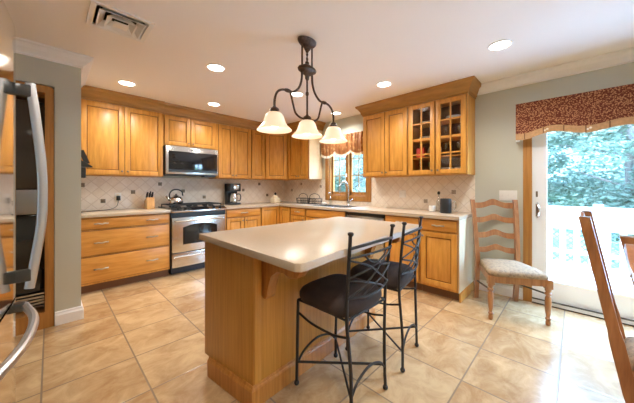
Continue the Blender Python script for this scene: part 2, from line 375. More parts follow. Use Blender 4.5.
# kitchen window
b = MB()
for (y0, y1, z0, z1) in ((2.335, WY0, 0.985, 2.13), (WY1, 3.325, 0.985, 2.13), (WY0, WY1, 0.985, WZ0), (WY0, WY1, WZ1, 2.13)):
    b.box(XB-0.022, XB-0.001, y0, y1, z0, z1, 0.004)
wk = struct(b.build('window_1', 'oak_casing'))
b = MB()
YM = (WY0+WY1)/2
b.box(XB+0.0, XB+0.10, WY0+0.001, WY0+0.02, WZ0, WZ1); b.box(XB, XB+0.10, WY1-0.02, WY1-0.001, WZ0, WZ1); b.box(XB, XB+0.10, WY0, WY1, WZ0+0.001, WZ0+0.02); b.box(XB, XB+0.1, YM-0.03, YM+0.03, WZ0, WZ1)
b.build('window_jamb', 'oak_casing', wk)
for y0, y1 in ((WY0+0.022, YM-0.032), (YM+0.032, WY1-0.022)):
    b = MB(); x = XB+0.045; z0, z1 = WZ0+0.022, WZ1-0.01
    b.box(x, x+0.035, y0, y0+0.035, z0, z1); b.box(x, x+0.035, y1-0.035, y1, z0, z1); b.box(x, x+0.035, y0, y1, z0, z0+0.05); b.box(x, x+0.035, y0, y1, z1-0.04, z1)
    sa = b.build('sash', 'oak_casing', wk, smooth=0)
    MB().box(x+0.014, x+0.02, y0+0.03, y1-0.03, z0+0.04, z1-0.03).build('pane', 'glass', sa)
    g = MB(); g.box(x+0.006, x+0.013, (y0+y1)/2-0.007, (y0+y1)/2+0.007, z0+0.04, z1-0.03)
    for k in (1, 2): zz = z0+0.05+(z1-z0-0.09)*k/3; g.box(x+0.006, x+0.013, y0+0.03, y1-0.03, zz-0.007, zz+0.007)
    g.build('grille', 'oak_casing', sa, smooth=0)
MB().box(XB-0.03, XB-0.012, YM-0.012, YM+0.012, 1.40, 1.46, 0.003).build('latch', 'porcelain', wk)
# backsplash (with accent tiles)
sa = struct(MB().box(0.204, XB-0.001, YA-0.009, YA-0.001, 0.915, 1.371).box(1.156, 1.945, YA-0.009, YA-0.001, 0.86, 0.915).build('backsplash_back', 'splashA', smooth=0))
b = MB(); b.box(XB-0.009, XB-0.001, 3.327, YA-0.010, 0.915, 1.371); b.box(XB-0.009, XB-0.001, 2.333, 3.327, 0.915, 0.984); b.box(XB-0.009, XB-0.001, 0.872, 2.333, 0.915, 1.371)
sb = struct(b.build('backsplash_right', 'splashB', smooth=0))
for x, z in ((0.291, 1.252), (0.503, 1.037), (0.841, 1.154), (1.187, 1.273), (1.52, 1.162), (1.859, 1.055), (2.376, 1.172), (2.603, 1.17), (2.961, 1.289), (3.153, 1.063)):
    MB().box(x-0.026, x+0.026, YA-0.013, YA-0.006, z-0.026, z+0.026, 0.003).box(x-0.017, x+0.017, YA-0.015, YA-0.012, z-0.017, z+0.017, 0.002).build('accent_tile', 'accent', sa)
for y, z in ((4.30, 1.163), (4.0, 1.291), (3.45, 1.24), (1.784, 1.154), (1.465, 1.034), (1.109, 1.162)):
    MB().box(XB-0.013, XB-0.006, y-0.026, y+0.026, z-0.026, z+0.026, 0.003).box(XB-0.015, XB-0.012, y-0.017, y+0.017, z-0.017, z+0.017, 0.002).build('accent_tile', 'accent2', sb)

# ------------------------------------------------------------------ recessed lights, added fill lights out of view, ceiling vent
CANS = [(0.627, 3.715, 'recessed ceiling light nearest the wall stub, above the wide drawer cabinet'),
        (1.673, 3.75, 'recessed ceiling light in front of the microwave and range'),
        (1.177, 2.593, 'recessed ceiling light between the range and the island, left of the pendant fixture'),
        (2.25, 2.581, 'recessed ceiling light seen behind the left shade arm of the pendant fixture'),
        (3.271, 2.788, 'recessed ceiling light in front of the kitchen window soffit'),
        (2.748, 1.604, 'recessed ceiling light in front of the wooden-door wall cabinet right of the window'),
        (2.687, 0.461, 'recessed ceiling light at the right, before the glass-door cabinet corner'),
        (0.45, 0.2, 'added ceiling fill light, out of view, over the open floor before the refrigerator'), (-1.4, -1.6, 'added ceiling fill light, out of view at the rear of the room, away from the deck'), (1.35, -0.95, 'added ceiling fill light, out of view, over the dining area between the island and the glass door'), (-0.35, -1.0, 'added ceiling fill light, out of view behind the camera position, in line with the refrigerator'), (-0.35, -2.4, 'added ceiling fill light, out of view near the rear wall, middle of its row'), (1.35, -2.4, 'added ceiling fill light, out of view near the rear wall, end of its row toward the deck'), (-1.9, -2.7, 'added ceiling fill light, out of view in the rear corner farthest from the deck'), (-1.8, -0.3, 'added ceiling fill light, out of view by the far side wall, away from the kitchen')]  # this row is out of view, added to light the camera-facing surfaces
for x, y, lb in CANS:
    t = thing('recessed_light', lb, 'ceiling light', (x, y, H-0.001), 0, 'recessed ceiling lights')
    MB().lathe([(0.092, 0), (0.090, -0.007), (0.080, -0.009), (0.073, -0.002), (0.073, 0)], n=32).build('trim_ring', 'trimwhite', t)
    MB().lathe([(0.0725, 0.0), (0.0725, -0.003), (0.05, -0.005), (0.01, -0.0055)], n=32).build('lens', 'lens', t)
    ld = bpy.data.lights.new('can_lamp', 'SPOT'); ld.energy = CAN_W; ld.color = WARM; ld.spot_size = math.radians(156); ld.spot_blend = 0.9; ld.shadow_soft_size = 0.07
    lo = bpy.data.objects.new('can_lamp', ld); COL.objects.link(lo); lo.parent = t; lo.location = (0, 0, -0.02)
t = thing('ceiling_vent', 'square stepped white air vent with dark gaps in the ceiling', 'vent', ((VX0+VX1)/2, (VY0+VY1)/2, H))
hx, hy = (VX1-VX0)/2, (VY1-VY0)/2
def frustum(mb, ox, oy, z0, ix, iy, z1, th=0.004):
    A = [(-ox, -oy, z0), (ox, -oy, z0), (ox, oy, z0), (-ox, oy, z0)]; B = [(-ix, -iy, z1), (ix, -iy, z1), (ix, iy, z1), (-ix, iy, z1)]
    B2 = [(-ix+th, -iy+th, z1), (ix-th, -iy+th, z1), (ix-th, iy-th, z1), (-ix+th, iy-th, z1)]; A2 = [(-ox+th*2, -oy+th*2, z0), (ox-th*2, -oy+th*2, z0), (ox-th*2, oy-th*2, z0), (-ox+th*2, oy-th*2, z0)]
    mb.ring_loft([[Vector(p) for p in q] for q in (A, B, B2, A2)], caps=False, closed=True)
b = MB(); frustum(b, hx+0.03, hy+0.03, -0.001, hx-0.02, hy-0.02, -0.001); 
b.ring_loft([[Vector(p) for p in q] for q in ([(-hx-.03, -hy-.03, -.0005), (hx+.03, -hy-.03, -.0005), (hx+.03, hy+.03, -.0005), (-hx-.03, hy+.03, -.0005)], [(-hx-.03, -hy-.03, -.012), (hx+.03, -hy-.03, -.012), (hx+.03, hy+.03, -.012), (-hx-.03, hy+.03, -.012)], [(-hx+.002, -hy+.002, -.008), (hx-.002, -hy+.002, -.008), (hx-.002, hy-.002, -.008), (-hx+.002, hy-.002, -.008)], [(-hx+.002, -hy+.002, .02), (hx-.002, -hy+.002, .02), (hx-.002, hy-.002, .02), (-hx+.002, hy-.002, .02)])], caps=False)
b.build('vent_frame', 'trimwhite', t, smooth=0)
for k, (o, i, z0, z1) in enumerate(((0.135, 0.095, -0.020, 0.02), (0.088, 0.052, -0.026, 0.015))):
    b = MB(); frustum(b, o, o*hy/hx, z0, i, i*hy/hx, z1); b.build('louver_tier', 'trimwhite', t, smooth=0)
MB().box(-0.044, 0.044, -0.042, 0.042, -0.028, -0.022, 0.002).build('centre_plate', 'trimwhite', t)
b = MB(); b.box(-hx, hx, -hy, hy, 0.14, 0.146); b.box(-hx, -hx+.004, -hy, hy, 0.02, 0.14); b.box(hx-.004, hx, -hy, hy, 0.02, 0.14); b.box(-hx, hx, -hy, -hy+.004, 0.02, 0.14); b.box(-hx, hx, hy-.004, hy, 0.02, 0.14)
b.build('duct', 'black', t, smooth=0)

# ------------------------------------------------------------------ cabinets
def panel_door(mb, x0, x1, z0, z1, y, fw=0.058, th=0.02, raised=True):
    """raised-panel door, back face at y, front at y-th"""
    mb.box(x0, x0+fw, y-th, y, z0, z1, 0.003); mb.box(x1-fw, x1, y-th, y, z0, z1, 0.003)
    mb.box(x0+fw, x1-fw, y-th+0.0005, y, z0, z0+fw, 0.003); mb.box(x0+fw, x1-fw, y-th+0.0005, y, z1-fw, z1, 0.003)
    e_ = 0.0006; qo = lambda yy: [Vector((x0-e_, yy, z0-e_)), Vector((x1+e_, yy, z0-e_)), Vector((x1+e_, yy, z1+e_)), Vector((x0-e_, yy, z1+e_))]
    mb.ring_loft([qo(y), qo(y-th+0.003)], caps=False, alt=True)  # rim in the dark colour: painted shade for the gap between doors
    if raised:
        a, c = min(0.03, (x1-x0-2*fw)*0.25), y-0.004
        q = lambda i, yy: [Vector((x0+fw+i, yy, z0+fw+i)), Vector((x1-fw-i, yy, z0+fw+i)), Vector((x1-fw-i, yy, z1-fw-i)), Vector((x0+fw+i, yy, z1-fw-i))]
        mb.ring_loft([q(-0.004, y-th+0.0045), q(0.0, c), q(0.007, c-0.001), q(0.009, c-0.003)], caps=False, alt=True)
        mb.ring_loft([q(0.009, y), q(0.009, c-0.003), q(a, y-th+0.004), q(a+0.004, y-th+0.002)])
def knob(par, x, y, z):
    MB().tube([(x, y, z), (x, y-0.008, z), (x, y-0.012, z), (x, y-0.022, z), (x, y-0.027, z)], [0.006, 0.005, 0.011, 0.013, 0.006], 12).build('knob', 'pewter', par)
def pull(par, x, y, z, w=0.125):
    MB().tube(spline([(x-w/2, y, z), (x-w/2+0.006, y-0.016, z), (x-w/4, y-0.026, z+0.004), (x, y-0.029, z-0.002), (x+w/4, y-0.026, z+0.004), (x+w/2-0.006, y-0.016, z), (x+w/2, y, z)], 4), 0.0075).build('handle', 'pull', par)
def fronts(t, depth, fr):
    yb = -depth+0.021
    for f in fr:
        k = f[0]
        if k == 'door':
            _, x0, x1, z0, z1, side, top = f
            b = MB(); panel_door(b, x0, x1, z0, z1, yb); d = b.build('door', 'maple', t, m2='glaze_gap_shade')
            if side: knob(d, (x0+0.028) if side == 'l' else (x1-0.028), -depth+0.001, (z1-0.05) if top else (z0+0.045))
        else:
            _, x0, x1, z0, z1, np_ = f
            b = MB(); rq = lambda i, y: [Vector((x0+i, y, z0+i)), Vector((x1-i, y, z0+i)), Vector((x1-i, y, z1-i)), Vector((x0+i, y, z1-i))]
            b.ring_loft([rq(0, yb), rq(0, yb-0.012), rq(0.004, yb-0.0145)], caps=False, alt=True); b.ring_loft([[Vector((x0+i, y, z0+i)), Vector((x1-i, y, z0+i)), Vector((x1-i, y, z1-i)), Vector((x0+i, y, z1-i))] for i, y in ((0.004, yb), (0.004, yb-0.0145), (0.016, yb-0.0195), (0.018, yb-0.0205))])  # dark edge faces paint the shade in the gaps between drawers
            d = b.build('drawer', 'maple_h', t, m2='glaze_gap_shade')
            for k2 in range(np_):
                xx = (x0+x1)/2 if np_ == 1 else (x0+(x1-x0)*(0.22 if k2 == 0 else 0.78))
                pull(d, xx, -depth+0.001, (z0+z1)/2)
def wall_cab(lb, loc, rz, w, z0, z1, depth, fr):
    t = thing('wall_cabinet', lb, 'cabinet', (loc[0], loc[1], z0), rz, 'wall cabinets')
    MB().box(0.001, w-0.001, -depth+0.021, -0.003, 0, z1-z0, 0.002).build('body', 'maple', t)
    fronts(t, depth, [f[:3]+(f[3]-z0, f[4]-z0)+f[5:] for f in fr])
    return t
def base_cab(lb, loc, rz, w, fr, depth=0.61, zt=0.874):
    t = thing('base_cabinet', lb, 'cabinet', (loc[0], loc[1], 0), rz, 'base cabinets')
    MB().box(0.001, w-0.001, -depth+0.021, -0.012, 0.1, zt, 0.002).build('body', 'maple', t)
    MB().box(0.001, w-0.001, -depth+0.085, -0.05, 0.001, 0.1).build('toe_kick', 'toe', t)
    fronts(t, depth, fr)
    return t
UZ0, UZ1 = 1.372, 2.285
# back wall, upper run
wall_cab('wide wooden wall cabinet beside the wall stub, two tall doors left of the microwave', (0.206, YA), 0, 0.935, UZ0, UZ1, 0.36, [('door', 0.046, 0.476, UZ0+.012, UZ1-.01, 'r', 0), ('door', 0.482, 0.925, UZ0+.012, UZ1-.01, 'l', 0)])
wall_cab('short wooden wall cabinet with two small doors above the microwave', (1.145, YA), 0, 0.785, 1.832, UZ1, 0.33, [('door', 0.014, 0.375, 1.845, UZ1-.01, 'r', 0), ('door', 0.383, 0.776, 1.845, UZ1-.01, 'l', 0)])
wall_cab('wooden wall cabinet with two doors above the coffee maker', (1.934, YA), 0, 0.652, UZ0, UZ1, 0.33, [('door', 0.035, 0.308, UZ0+.012, UZ1-.01, 'r', 0), ('door', 0.314, 0.642, UZ0+.012, UZ1-.01, 'l', 0)])
wall_cab('narrow single-door wooden wall cabinet left of the angled corner cabinet', (2.589, YA), 0, 0.300, UZ0, UZ1, 0.33, [('door', 0.01, 0.29, UZ0+.012, UZ1-.01, None, 0)])
# angled corner cabinet
t = thing('wall_cabinet', 'angled corner wall cabinet with one door where the two walls meet', 'cabinet', (2.892, YA, UZ0), 0, 'wall cabinets')
PX = 3.25; c0 = Vector((2.892, 4.231)); c1 = Vector((PX+0.001, 4.024)); 
poly = [(0.002, -0.003), (0.002, c0.y-YA), (c1.x-2.892, c1.y-YA), (XB-2.892-0.003, c1.y-YA), (XB-2.892-0.003, -0.003)]
MB().prism(poly, 'Z', 0, UZ1-UZ0).build('body', 'maple', t)
b = MB(); L = (c1-c0).length; panel_door(b, 0.012, L-0.012, 0.012, UZ1-UZ0-.01, -0.0005)
o = b.build('door', 'maple', t, m2='glaze_gap_shade'); o.location = (0, c0.y-YA, 0); o.rotation_euler = (0, 0, math.atan2(c1.y-c0.y, c1.x-c0.x))
# right wall, upper run
t = wall_cab('wooden wall cabinet with two doors and end panel painted pale for daylight, just left of the window', (XB, 4.020), R90, 0.60, UZ0, UZ1, XB-PX, [('door', 0.03, 0.315, UZ0+.012, UZ1-.01, 'r', 0), ('door', 0.321, 0.592, UZ0+.012, UZ1-.01, 'l', 0)])
MB().box(0.601, 0.607, -(XB-PX)+0.021, -0.004, 0.001, UZ1-UZ0).build('end_panel', 'daylight_panel', t)['label'] = 'end panel painted pale for the daylight on it'
wall_cab('wooden wall cabinet with two solid doors right of the window', (XB, 2.285), R90, 0.712, UZ0, UZ1, 0.33, [('door', 0.015, 0.372, UZ0+.012, UZ1-.01, 'r', 0), ('door', 0.380, 0.702, UZ0+.012, UZ1-.01, 'l', 0)])
# glass-door cabinet
GY0, GW = 1.571, 0.700
gt = thing('display_cabinet', 'wooden wall cabinet with two glazed grid doors at the end of the run', 'cabinet', (XB, GY0, UZ0), R90, 'wall cabinets')
hh = UZ1-UZ0
b = MB(); b.box(0.001, 0.019, -0.309, -0.003, 0, hh); b.box(GW-0.019, GW-0.001, -0.309, -0.003, 0, hh); b.box(0.019, GW-0.019, -0.309, -0.003, 0, 0.02); b.box(0.019, GW-0.019, -0.309, -0.003, hh-0.02, hh)
b.box(GW/2-0.015, GW/2+0.015, -0.309, -0.29, 0.02, hh-0.02)
b.build('body', 'maple', gt, smooth=0)
MB().box(0.02, GW-0.02, -0.012, -0.004, 0.02, hh-0.02).build('back_panel', 'toe', gt)
SHZ = [0.235, 0.455, 0.675]
for z in SHZ: MB().box(0.02, GW-0.02, -0.285, -0.013, z-0.016, z).build('shelf', 'maple_h', gt)
for x0, x1, side in ((0.012, 0.343, 'r'), (0.357, GW-0.012, 'l')):
    b = MB(); panel_door(b, x0, x1, 0.012, hh-.01, -0.309, fw=0.055, raised=False)
    za, zb = 0.067, hh-0.065
    b.box((x0+x1)/2-0.008, (x0+x1)/2+0.008, -0.327, -0.315, za-.005, zb+.005)
    for k in (1, 2, 3): z = za+(zb-za)*k/4; b.box(x0+.05, x1-.05, -0.327, -0.315, z-0.008, z+0.008)
    dd = b.build('door', 'maple', gt, m2='glaze_gap_shade')
    MB().box(x0+.05, x1-.05, -0.316, -0.313, za-.005, zb+.005).build('pane', 'cabglass', dd)
    knob(dd, (x1-0.028) if side == 'r' else (x0+0.028), -0.329, 0.055)
# wooden crown on the cabinets
kp = [(0.0, UZ1+0.001), (0.008, UZ1+0.001), (0.012, UZ1+0.022), (0.020, UZ1+0.028), (0.030, UZ1+0.062), (0.062, UZ1+0.108), (0.076, UZ1+0.116), (0.080, UZ1+0.128), (0.086, H-0.002), (0.0, H-0.002)]
def crown(lb, path):
    o = MB().sweep(path, kp, 1.0).build('cabinet_crown', 'maple_trim', smooth=30); tag(o, lb, 'moulding', 'wooden cabinet crowns'); o['kind'] = 'thing'
crown('wooden crown moulding over the wide cabinet beside the wall stub', [(0.207, YA-0.34), (1.139, YA-0.34)])
crown('long wooden crown moulding running above the microwave into the corner', [(1.144, YA-0.31), (2.892, YA-0.31), (PX+0.02, 4.035), (PX+0.02, 3.413), (XB-0.002, 3.413)])
crown('wooden crown moulding over the cabinets right of the window', [(XB-0.002, 2.286), (XB-0.31, 2.286), (XB-0.31, 0.870), (XB-0.002, 0.870)])

# base run, back wall
base_cab('low wooden cabinet with three wide drawers left of the range', (0.206, YA), 0, 0.948, [('drawer', 0.012, 0.938, 0.735, 0.862, 2), ('drawer', 0.012, 0.938, 0.435, 0.722, 2), ('drawer', 0.012, 0.938, 0.125, 0.422, 2)])
base_cab('low wooden cabinet with one drawer over two doors right of the range', (1.950, YA), 0, 0.662, [('drawer', 0.02, 0.645, 0.735, 0.862, 1), ('door', 0.02, 0.328, 0.125, 0.722, 'r', 1), ('door', 0.336, 0.645, 0.125, 0.722, 'l', 1)])
t = thing('base_cabinet', 'inside-corner low wooden cabinet with two narrow full-height doors', 'cabinet', (2.614, YA, 0), 0, 'base cabinets')
x1 = XB-2.614; y1 = 3.640-YA
MB().prism([(0.001, -0.012), (0.001, -0.589), (x1-0.589, -0.589), (x1-0.589, y1+.001), (x1-0.012, y1+.001), (x1-0.012, -0.012)], 'Z', 0.1, 0.874).build('body', 'maple', t)
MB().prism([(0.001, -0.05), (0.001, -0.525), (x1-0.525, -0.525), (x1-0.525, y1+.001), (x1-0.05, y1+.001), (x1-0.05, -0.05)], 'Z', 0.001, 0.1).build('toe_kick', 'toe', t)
b = MB(); panel_door(b, 0.008, x1-0.612, 0.125, 0.862, -0.589, fw=0.05); b.build('door', 'maple', t, m2='glaze_gap_shade')
b = MB(); panel_door(b, 0.004, 0.300, 0.125, 0.862, 0, fw=0.05); o = b.build('door', 'maple', t, m2='glaze_gap_shade'); o.location = (x1-0.589, -0.612, 0); o.rotation_euler = (0, 0, R90)
# base run, right wall
base_cab('low wooden cabinet with one drawer over a door between the corner and the sink', (XB, 3.638), R90, 0.40, [('drawer', 0.012, 0.388, 0.735, 0.862, 1), ('door', 0.012, 0.388, 0.125, 0.722, 'r', 1)])
base_cab('low wooden sink cabinet with two doors under the kitchen window', (XB, 3.236), R90, 0.862, [('drawer', 0.02, 0.842, 0.735, 0.862, 0), ('door', 0.02, 0.426, 0.125, 0.722, 'r', 1), ('door', 0.434, 0.842, 0.125, 0.722, 'l', 1)], zt=0.70)
base_cab('low wooden cabinet with drawer and door just right of the dishwasher', (XB, 1.752), R90, 0.458, [('drawer', 0.012, 0.446, 0.735, 0.862, 1), ('door', 0.012, 0.446, 0.125, 0.722, 'r', 1)])
t = base_cab('low wooden end cabinet with drawer and door beside the ladder-back chair', (XB, 1.292), R90, 0.408, [('drawer', 0.012, 0.398, 0.735, 0.862, 1), ('door', 0.012, 0.398, 0.125, 0.722, 'l', 1)])
MB().box(0.4085, 0.416, -0.588, -0.012, 0.1, 0.874).build('end_panel', 'daylight_panel', t)['label'] = 'glossy end panel painted pale for the daylight on it'
MB().box(0.4085, 0.426, -0.575, -0.03, 0.001, 0.098, 0.004).build('plinth', 'maple', t)
# dishwasher
t = thing('dishwasher', 'stainless dishwasher with black control strip under the right counter', 'dishwasher', (XB, 2.372, 0))
t.rotation_euler = (0, 0, R90)
MB().box(0.003, 0.614, -0.575, -0.02, 0.1, 0.868).build('body', 'black', t)
MB().box(0.006, 0.611, -0.606, -0.577, 0.125, 0.825, 0.004).build('door', 'steel', t)
MB().box(0.006, 0.611, -0.606, -0.577, 0.83, 0.866, 0.004).build('control_strip', 'black', t)
MB().tube([(0.05, -0.606, 0.785), (0.05, -0.645, 0.785), (0.565, -0.645, 0.785), (0.565, -0.606, 0.785)], 0.009).build('handle', 'steel', t)
MB().box(0.01, 0.608, -0.53, -0.05, 0.001, 0.1).build('toe_kick', 'black', t)

# countertops
ct = tag(MB().box(0.206, 1.154, YA-0.635, YA-0.010, 0.876, 0.914, 0.006).build('countertop', 'counter'), 'short beige countertop left of the range', 'countertop', 'kitchen countertops')
SX0, SX1, SY0, SY1 = 3.10, 3.46, 2.47, 3.17
b = MB()
b.prism([(1.950, YA-0.010), (1.950, YA-0.635), (XB-0.635, YA-0.635), (XB-0.635, SY1), (XB-0.010, SY1), (XB-0.010, YA-0.010)], 'Z', 0.876, 0.914)
b.box(XB-0.635, SX0, SY0, SY1, 0.876, 0.914); b.box(SX1, XB-0.010, SY0, SY1, 0.876, 0.914)
b.box(XB-0.635, XB-0.010, 0.866, SY0, 0.876, 0.914)
ct2 = tag(b.build('countertop', 'counter', smooth=0), 'long L-shaped beige countertop from the range past the sink to the end cabinet', 'countertop', 'kitchen countertops')
t = thing('sink', 'stainless sink set into the counter under the window', 'sink', ((SX0+SX1)/2, (SY0+SY1)/2, 0.72))
ax, ay = (SX1-SX0)/2, (SY1-SY0)/2
b = MB(); q = lambda i, z: [Vector((-ax+i, -ay+i, z)), Vector((ax-i, -ay+i, z)), Vector((ax-i, ay-i, z)), Vector((-ax+i, ay-i, z))]
b.ring_loft([q(-0.012, 0.1945), q(-0.012, 0.1965), q(0.004, 0.1965), q(0.008, 0.02), q(0.03, 0.012)], caps=False); r = [b.b.verts.new(p) for p in q(0.03, 0.012)]; b.b.faces.new(r)
b.build('basin', 'steel', t); MB().lathe([(0.04, 0.013), (0.036, 0.016), (0.01, 0.014)], n=20).build('drain', 'chrome', t)
t = thing('faucet', 'tall gooseneck faucet of brushed steel behind the sink', 'faucet', (3.535, 2.74, 0.9145))
MB().lathe([(0.028, 0), (0.028, 0.012), (0.02, 0.02), (0.018, 0.10), (0.014, 0.11)], n=20).build('base', 'steel', t)
MB().tube(spline([(0, 0, 0.10), (0, 0, 0.26), (-0.02, 0.006, 0.36), (-0.085, 0.025, 0.405), (-0.15, 0.045, 0.36), (-0.165, 0.05, 0.28)], 6), 0.013, 12).build('spout', 'steel', t)
MB().cyl((-0.165, 0.05, 0.285), (-0.167, 0.051, 0.215), 0.016, 0.019).build('spray_head', 'steel', t)
MB().tube(spline([(0, -0.014, 0.075), (0.0, -0.05, 0.085), (-0.005, -0.085, 0.115)], 4), [0.012]*5+[0.01, 0.009, 0.008, 0.007]).build('lever', 'steel', t)

# ------------------------------------------------------------------ range and microwave
t = thing('range', 'stainless gas range with black cooktop, knobs and oven window', 'stove', (1.157, YA-0.012, 0))
RWd = 0.788; F = -0.605
MB().box(0.002, RWd-0.002, F+0.03, -0.002, 0.10, 0.905).build('body', 'black', t)
MB().box(0.03, RWd-0.03, F+0.09, -0.05, 0.001, 0.1).build('base', 'black', t)
b = MB(); b.prism([(-0.002, 0.906), (-0.002, 0.932), (F+0.058, 0.932), (F+0.058, 0.906)], 'X', 0.001, RWd-0.001); b.build('cooktop', 'blackglass', t, smooth=0)
cpn = MB().prism([(F+0.056, 0.938), (F-0.055, 0.894), (F-0.055, 0.872), (F+0.03, 0.872), (F+0.056, 0.905)], 'X', 0.004, RWd-0.004, 0.002).build('control_panel', 'steel', t)
sl_ = -0.021/0.11
def panel_pt(x, k):  # k 0..1 along the slope, front to back
    y = F-0.055+0.11*k; return Vector((x, y, 0.894+0.044*k))
nrm = Vector((0, -0.044, 0.11)).normalized()
for x in (0.09, 0.19, RWd-0.19, RWd-0.09):
    p = panel_pt(x, 0.45); MB().cyl(p+nrm*0.0005, p+nrm*0.026, 0.021, 0.017).cyl(p+nrm*0.0003, p+nrm*0.004, 0.026, 0.026).build('control_knob', 'black', t)
b = MB(); A = [panel_pt(0.27, 0.12), panel_pt(RWd-0.27, 0.12), panel_pt(RWd-0.27, 0.85), panel_pt(0.27, 0.85)]
b.ring_loft([[p+nrm*0.0003 for p in A], [p+nrm*0.002 for p in A]]); b.build('display', 'blackglass', t, smooth=0)
# oven door with window
b = MB(); b.box(0.012, RWd-0.012, F-0.022, F+0.028, 0.315, 0.80, 0.006)
od = b.build('oven_door', 'steel', t)
wp = [(0.15, 0.42), (RWd-0.15, 0.42), (RWd-0.15, 0.66)] + [(RWd-0.15-(RWd-0.30)*k/10, 0.66+0.045*math.sin(PI*k/10)) for k in range(1, 10)] + [(0.15, 0.66)]
MB().prism(wp, 'Y', F-0.026, F-0.021).build('oven_window', 'blackglass', od, smooth=0)
MB().tube(spline([(0.05, F-0.022, 0.755), (0.06, F-0.06, 0.755), (0.12, F-0.072, 0.757), (RWd/2, F-0.075, 0.758), (RWd-0.12, F-0.072, 0.757), (RWd-0.06, F-0.06, 0.755), (RWd-0.05, F-0.022, 0.755)], 4), 0.013).build('handle', 'steel', od)
MB().box(0.004, RWd-0.004, F+0.0, F+0.03, 0.802, 0.871).build('vent_strip', 'black', t)
dr = MB().box(0.012, RWd-0.012, F-0.022, F+0.028, 0.112, 0.305, 0.006).build('warming_drawer', 'steel', t)
MB().tube(spline([(0.05, F-0.022, 0.262), (0.06, F-0.052, 0.262), (RWd/2, F-0.06, 0.263), (RWd-0.06, F-0.052, 0.262), (RWd-0.05, F-0.022, 0.262)], 4), 0.011).build('handle', 'steel', dr)
for x0 in (0.03, 0.275, 0.52):
    b = MB(); w = 0.238; y0, y1 = F+0.075, -0.05; z = 0.972
    for xx in (x0, x0+w/2-0.006, x0+w-0.012): b.box(xx, xx+0.012, y0, y1, z-0.012, z, 0.002)
    for k in range(5): yy = y0+(y1-y0-0.012)*k/4; b.box(x0, x0+w, yy, yy+0.012, z-0.013, z-0.001, 0.002)
    for xx in (x0, x0+w-0.012):
        for yy in (y0, y1-0.012): b.box(xx, xx+0.012, yy, yy+0.012, 0.933, z-0.01)
    b.build('burner_grate', 'blackiron', t)
    for yy in (y0+0.12, y1-0.12):
        MB().lathe([(0.045, 0), (0.045, 0.008), (0.032, 0.012), (0.03, 0.018), (0.005, 0.019)], (x0+w/2, yy, 0.9325), 20).build('burner', 'blackiron', t)
# microwave
t = thing('microwave', 'stainless over-the-range microwave with a wide black window', 'microwave', (1.150, YA-0.004, 1.396))
mw, md, mh = 0.772, 0.376, 0.433
MB().box(0.002, mw-0.002, -md, -0.001, 0.012, mh-0.002, 0.003).build('body', 'black', t)
d = MB().box(0.004, mw-0.004, -md-0.026, -md-0.001, 0.02, mh-0.004, 0.006).build('door', 'steel', t)
MB().box(0.040, mw-0.018, -md-0.029, -md-0.0255, 0.050, mh-0.078, 0.001).build('window', 'blackglass', d)
MB().box(0.042, mw-0.020, -md-0.0305, -md-0.0285, 0.052, 0.088).build('control_strip', 'black', d)
MB().cyl((mw*0.47, -md-0.0255, mh-0.045), (mw*0.47, -md-0.0285, mh-0.045), 0.011).build('badge', 'black', d)
MB().box(mw-0.20, mw-0.03, -md+0.02, -md+0.16, -0.012, 0.011).box(0.03, mw-0.03, -0.3, -0.03, 0.004, 0.011).build('vent_grille', 'black', t)

# ------------------------------------------------------------------ built-in oven tower in the wall opening
t = thing('oven_tower', 'tall oak cabinet holding built-in dark ovens beyond the refrigerator', 'oven', (-0.93, 3.277, 0))
wT = 0.954; zT = 2.10
b = MB(); fwd = 0.055
outer = [(0, 0.001), (wT, 0.001)] + [(wT-0.03+0.03*math.cos(a), zT-0.03+0.03*math.sin(a)) for a in (0, PI/6, PI/3, PI/2)] + [(0, zT)]
b.box(0, fwd, -0.002, 0.50, 0.001, zT-0.06); b.box(fwd, wT-fwd, -0.002, 0.50, 0.001, 0.14)
b.prism([(wT-fwd, 0.001), (wT, 0.001)] + [(wT-0.03+0.03*math.cos(a), zT-0.03+0.03*math.sin(a)) for a in (0, PI/6, PI/3, PI/2)] + [(wT-fwd, zT)], 'Y', -0.002, 0.10)
b.box(0, wT-fwd, -0.002, 0.10, zT-0.06, zT)
b.box(wT-fwd, wT-fwd+0.02, 0.09, 0.50, 0.001, zT-0.06); b.box(fwd, wT-fwd, 0.09, 0.50, zT-0.08, zT-0.06)
b.build('frame', 'oak_casing', t, smooth=0)
MB().box(fwd, wT-fwd, 0.48, 0.50, 0.14, zT-0.08).build('back_panel', 'black', t)
def oven_door(z0, z1, hz, nm):
    o = MB().box(fwd+0.005, wT-fwd-0.006, 0.13, 0.17, z0, z1, 0.004).build(nm, 'ovenglass' if 'upper' in nm else 'blackglass', t)
    if hz: MB().tube([(fwd+0.06, 0.13, hz), (fwd+0.06, 0.085, hz), (wT-fwd-0.06, 0.085, hz), (wT-fwd-0.06, 0.13, hz)], 0.011).build('handle', 'steel', o)
oven_door(1.21, 1.98, None, 'upper_oven_door')
MB().box(fwd+0.005, wT-fwd-0.006, 0.125, 0.17, 0.985, 1.20, 0.004).build('control_panel', 'darksteel', t)
oven_door(0.50, 0.975, None, 'lower_oven_door')
oven_door(0.30, 0.49, 0.43, 'warming_drawer')
b = MB()
for k in range(5): b.box(fwd+0.005, wT-fwd-0.006, 0.13, 0.16, 0.155+k*0.028, 0.168+k*0.028)
b.build('vent_slats', 'steel', t, smooth=0)

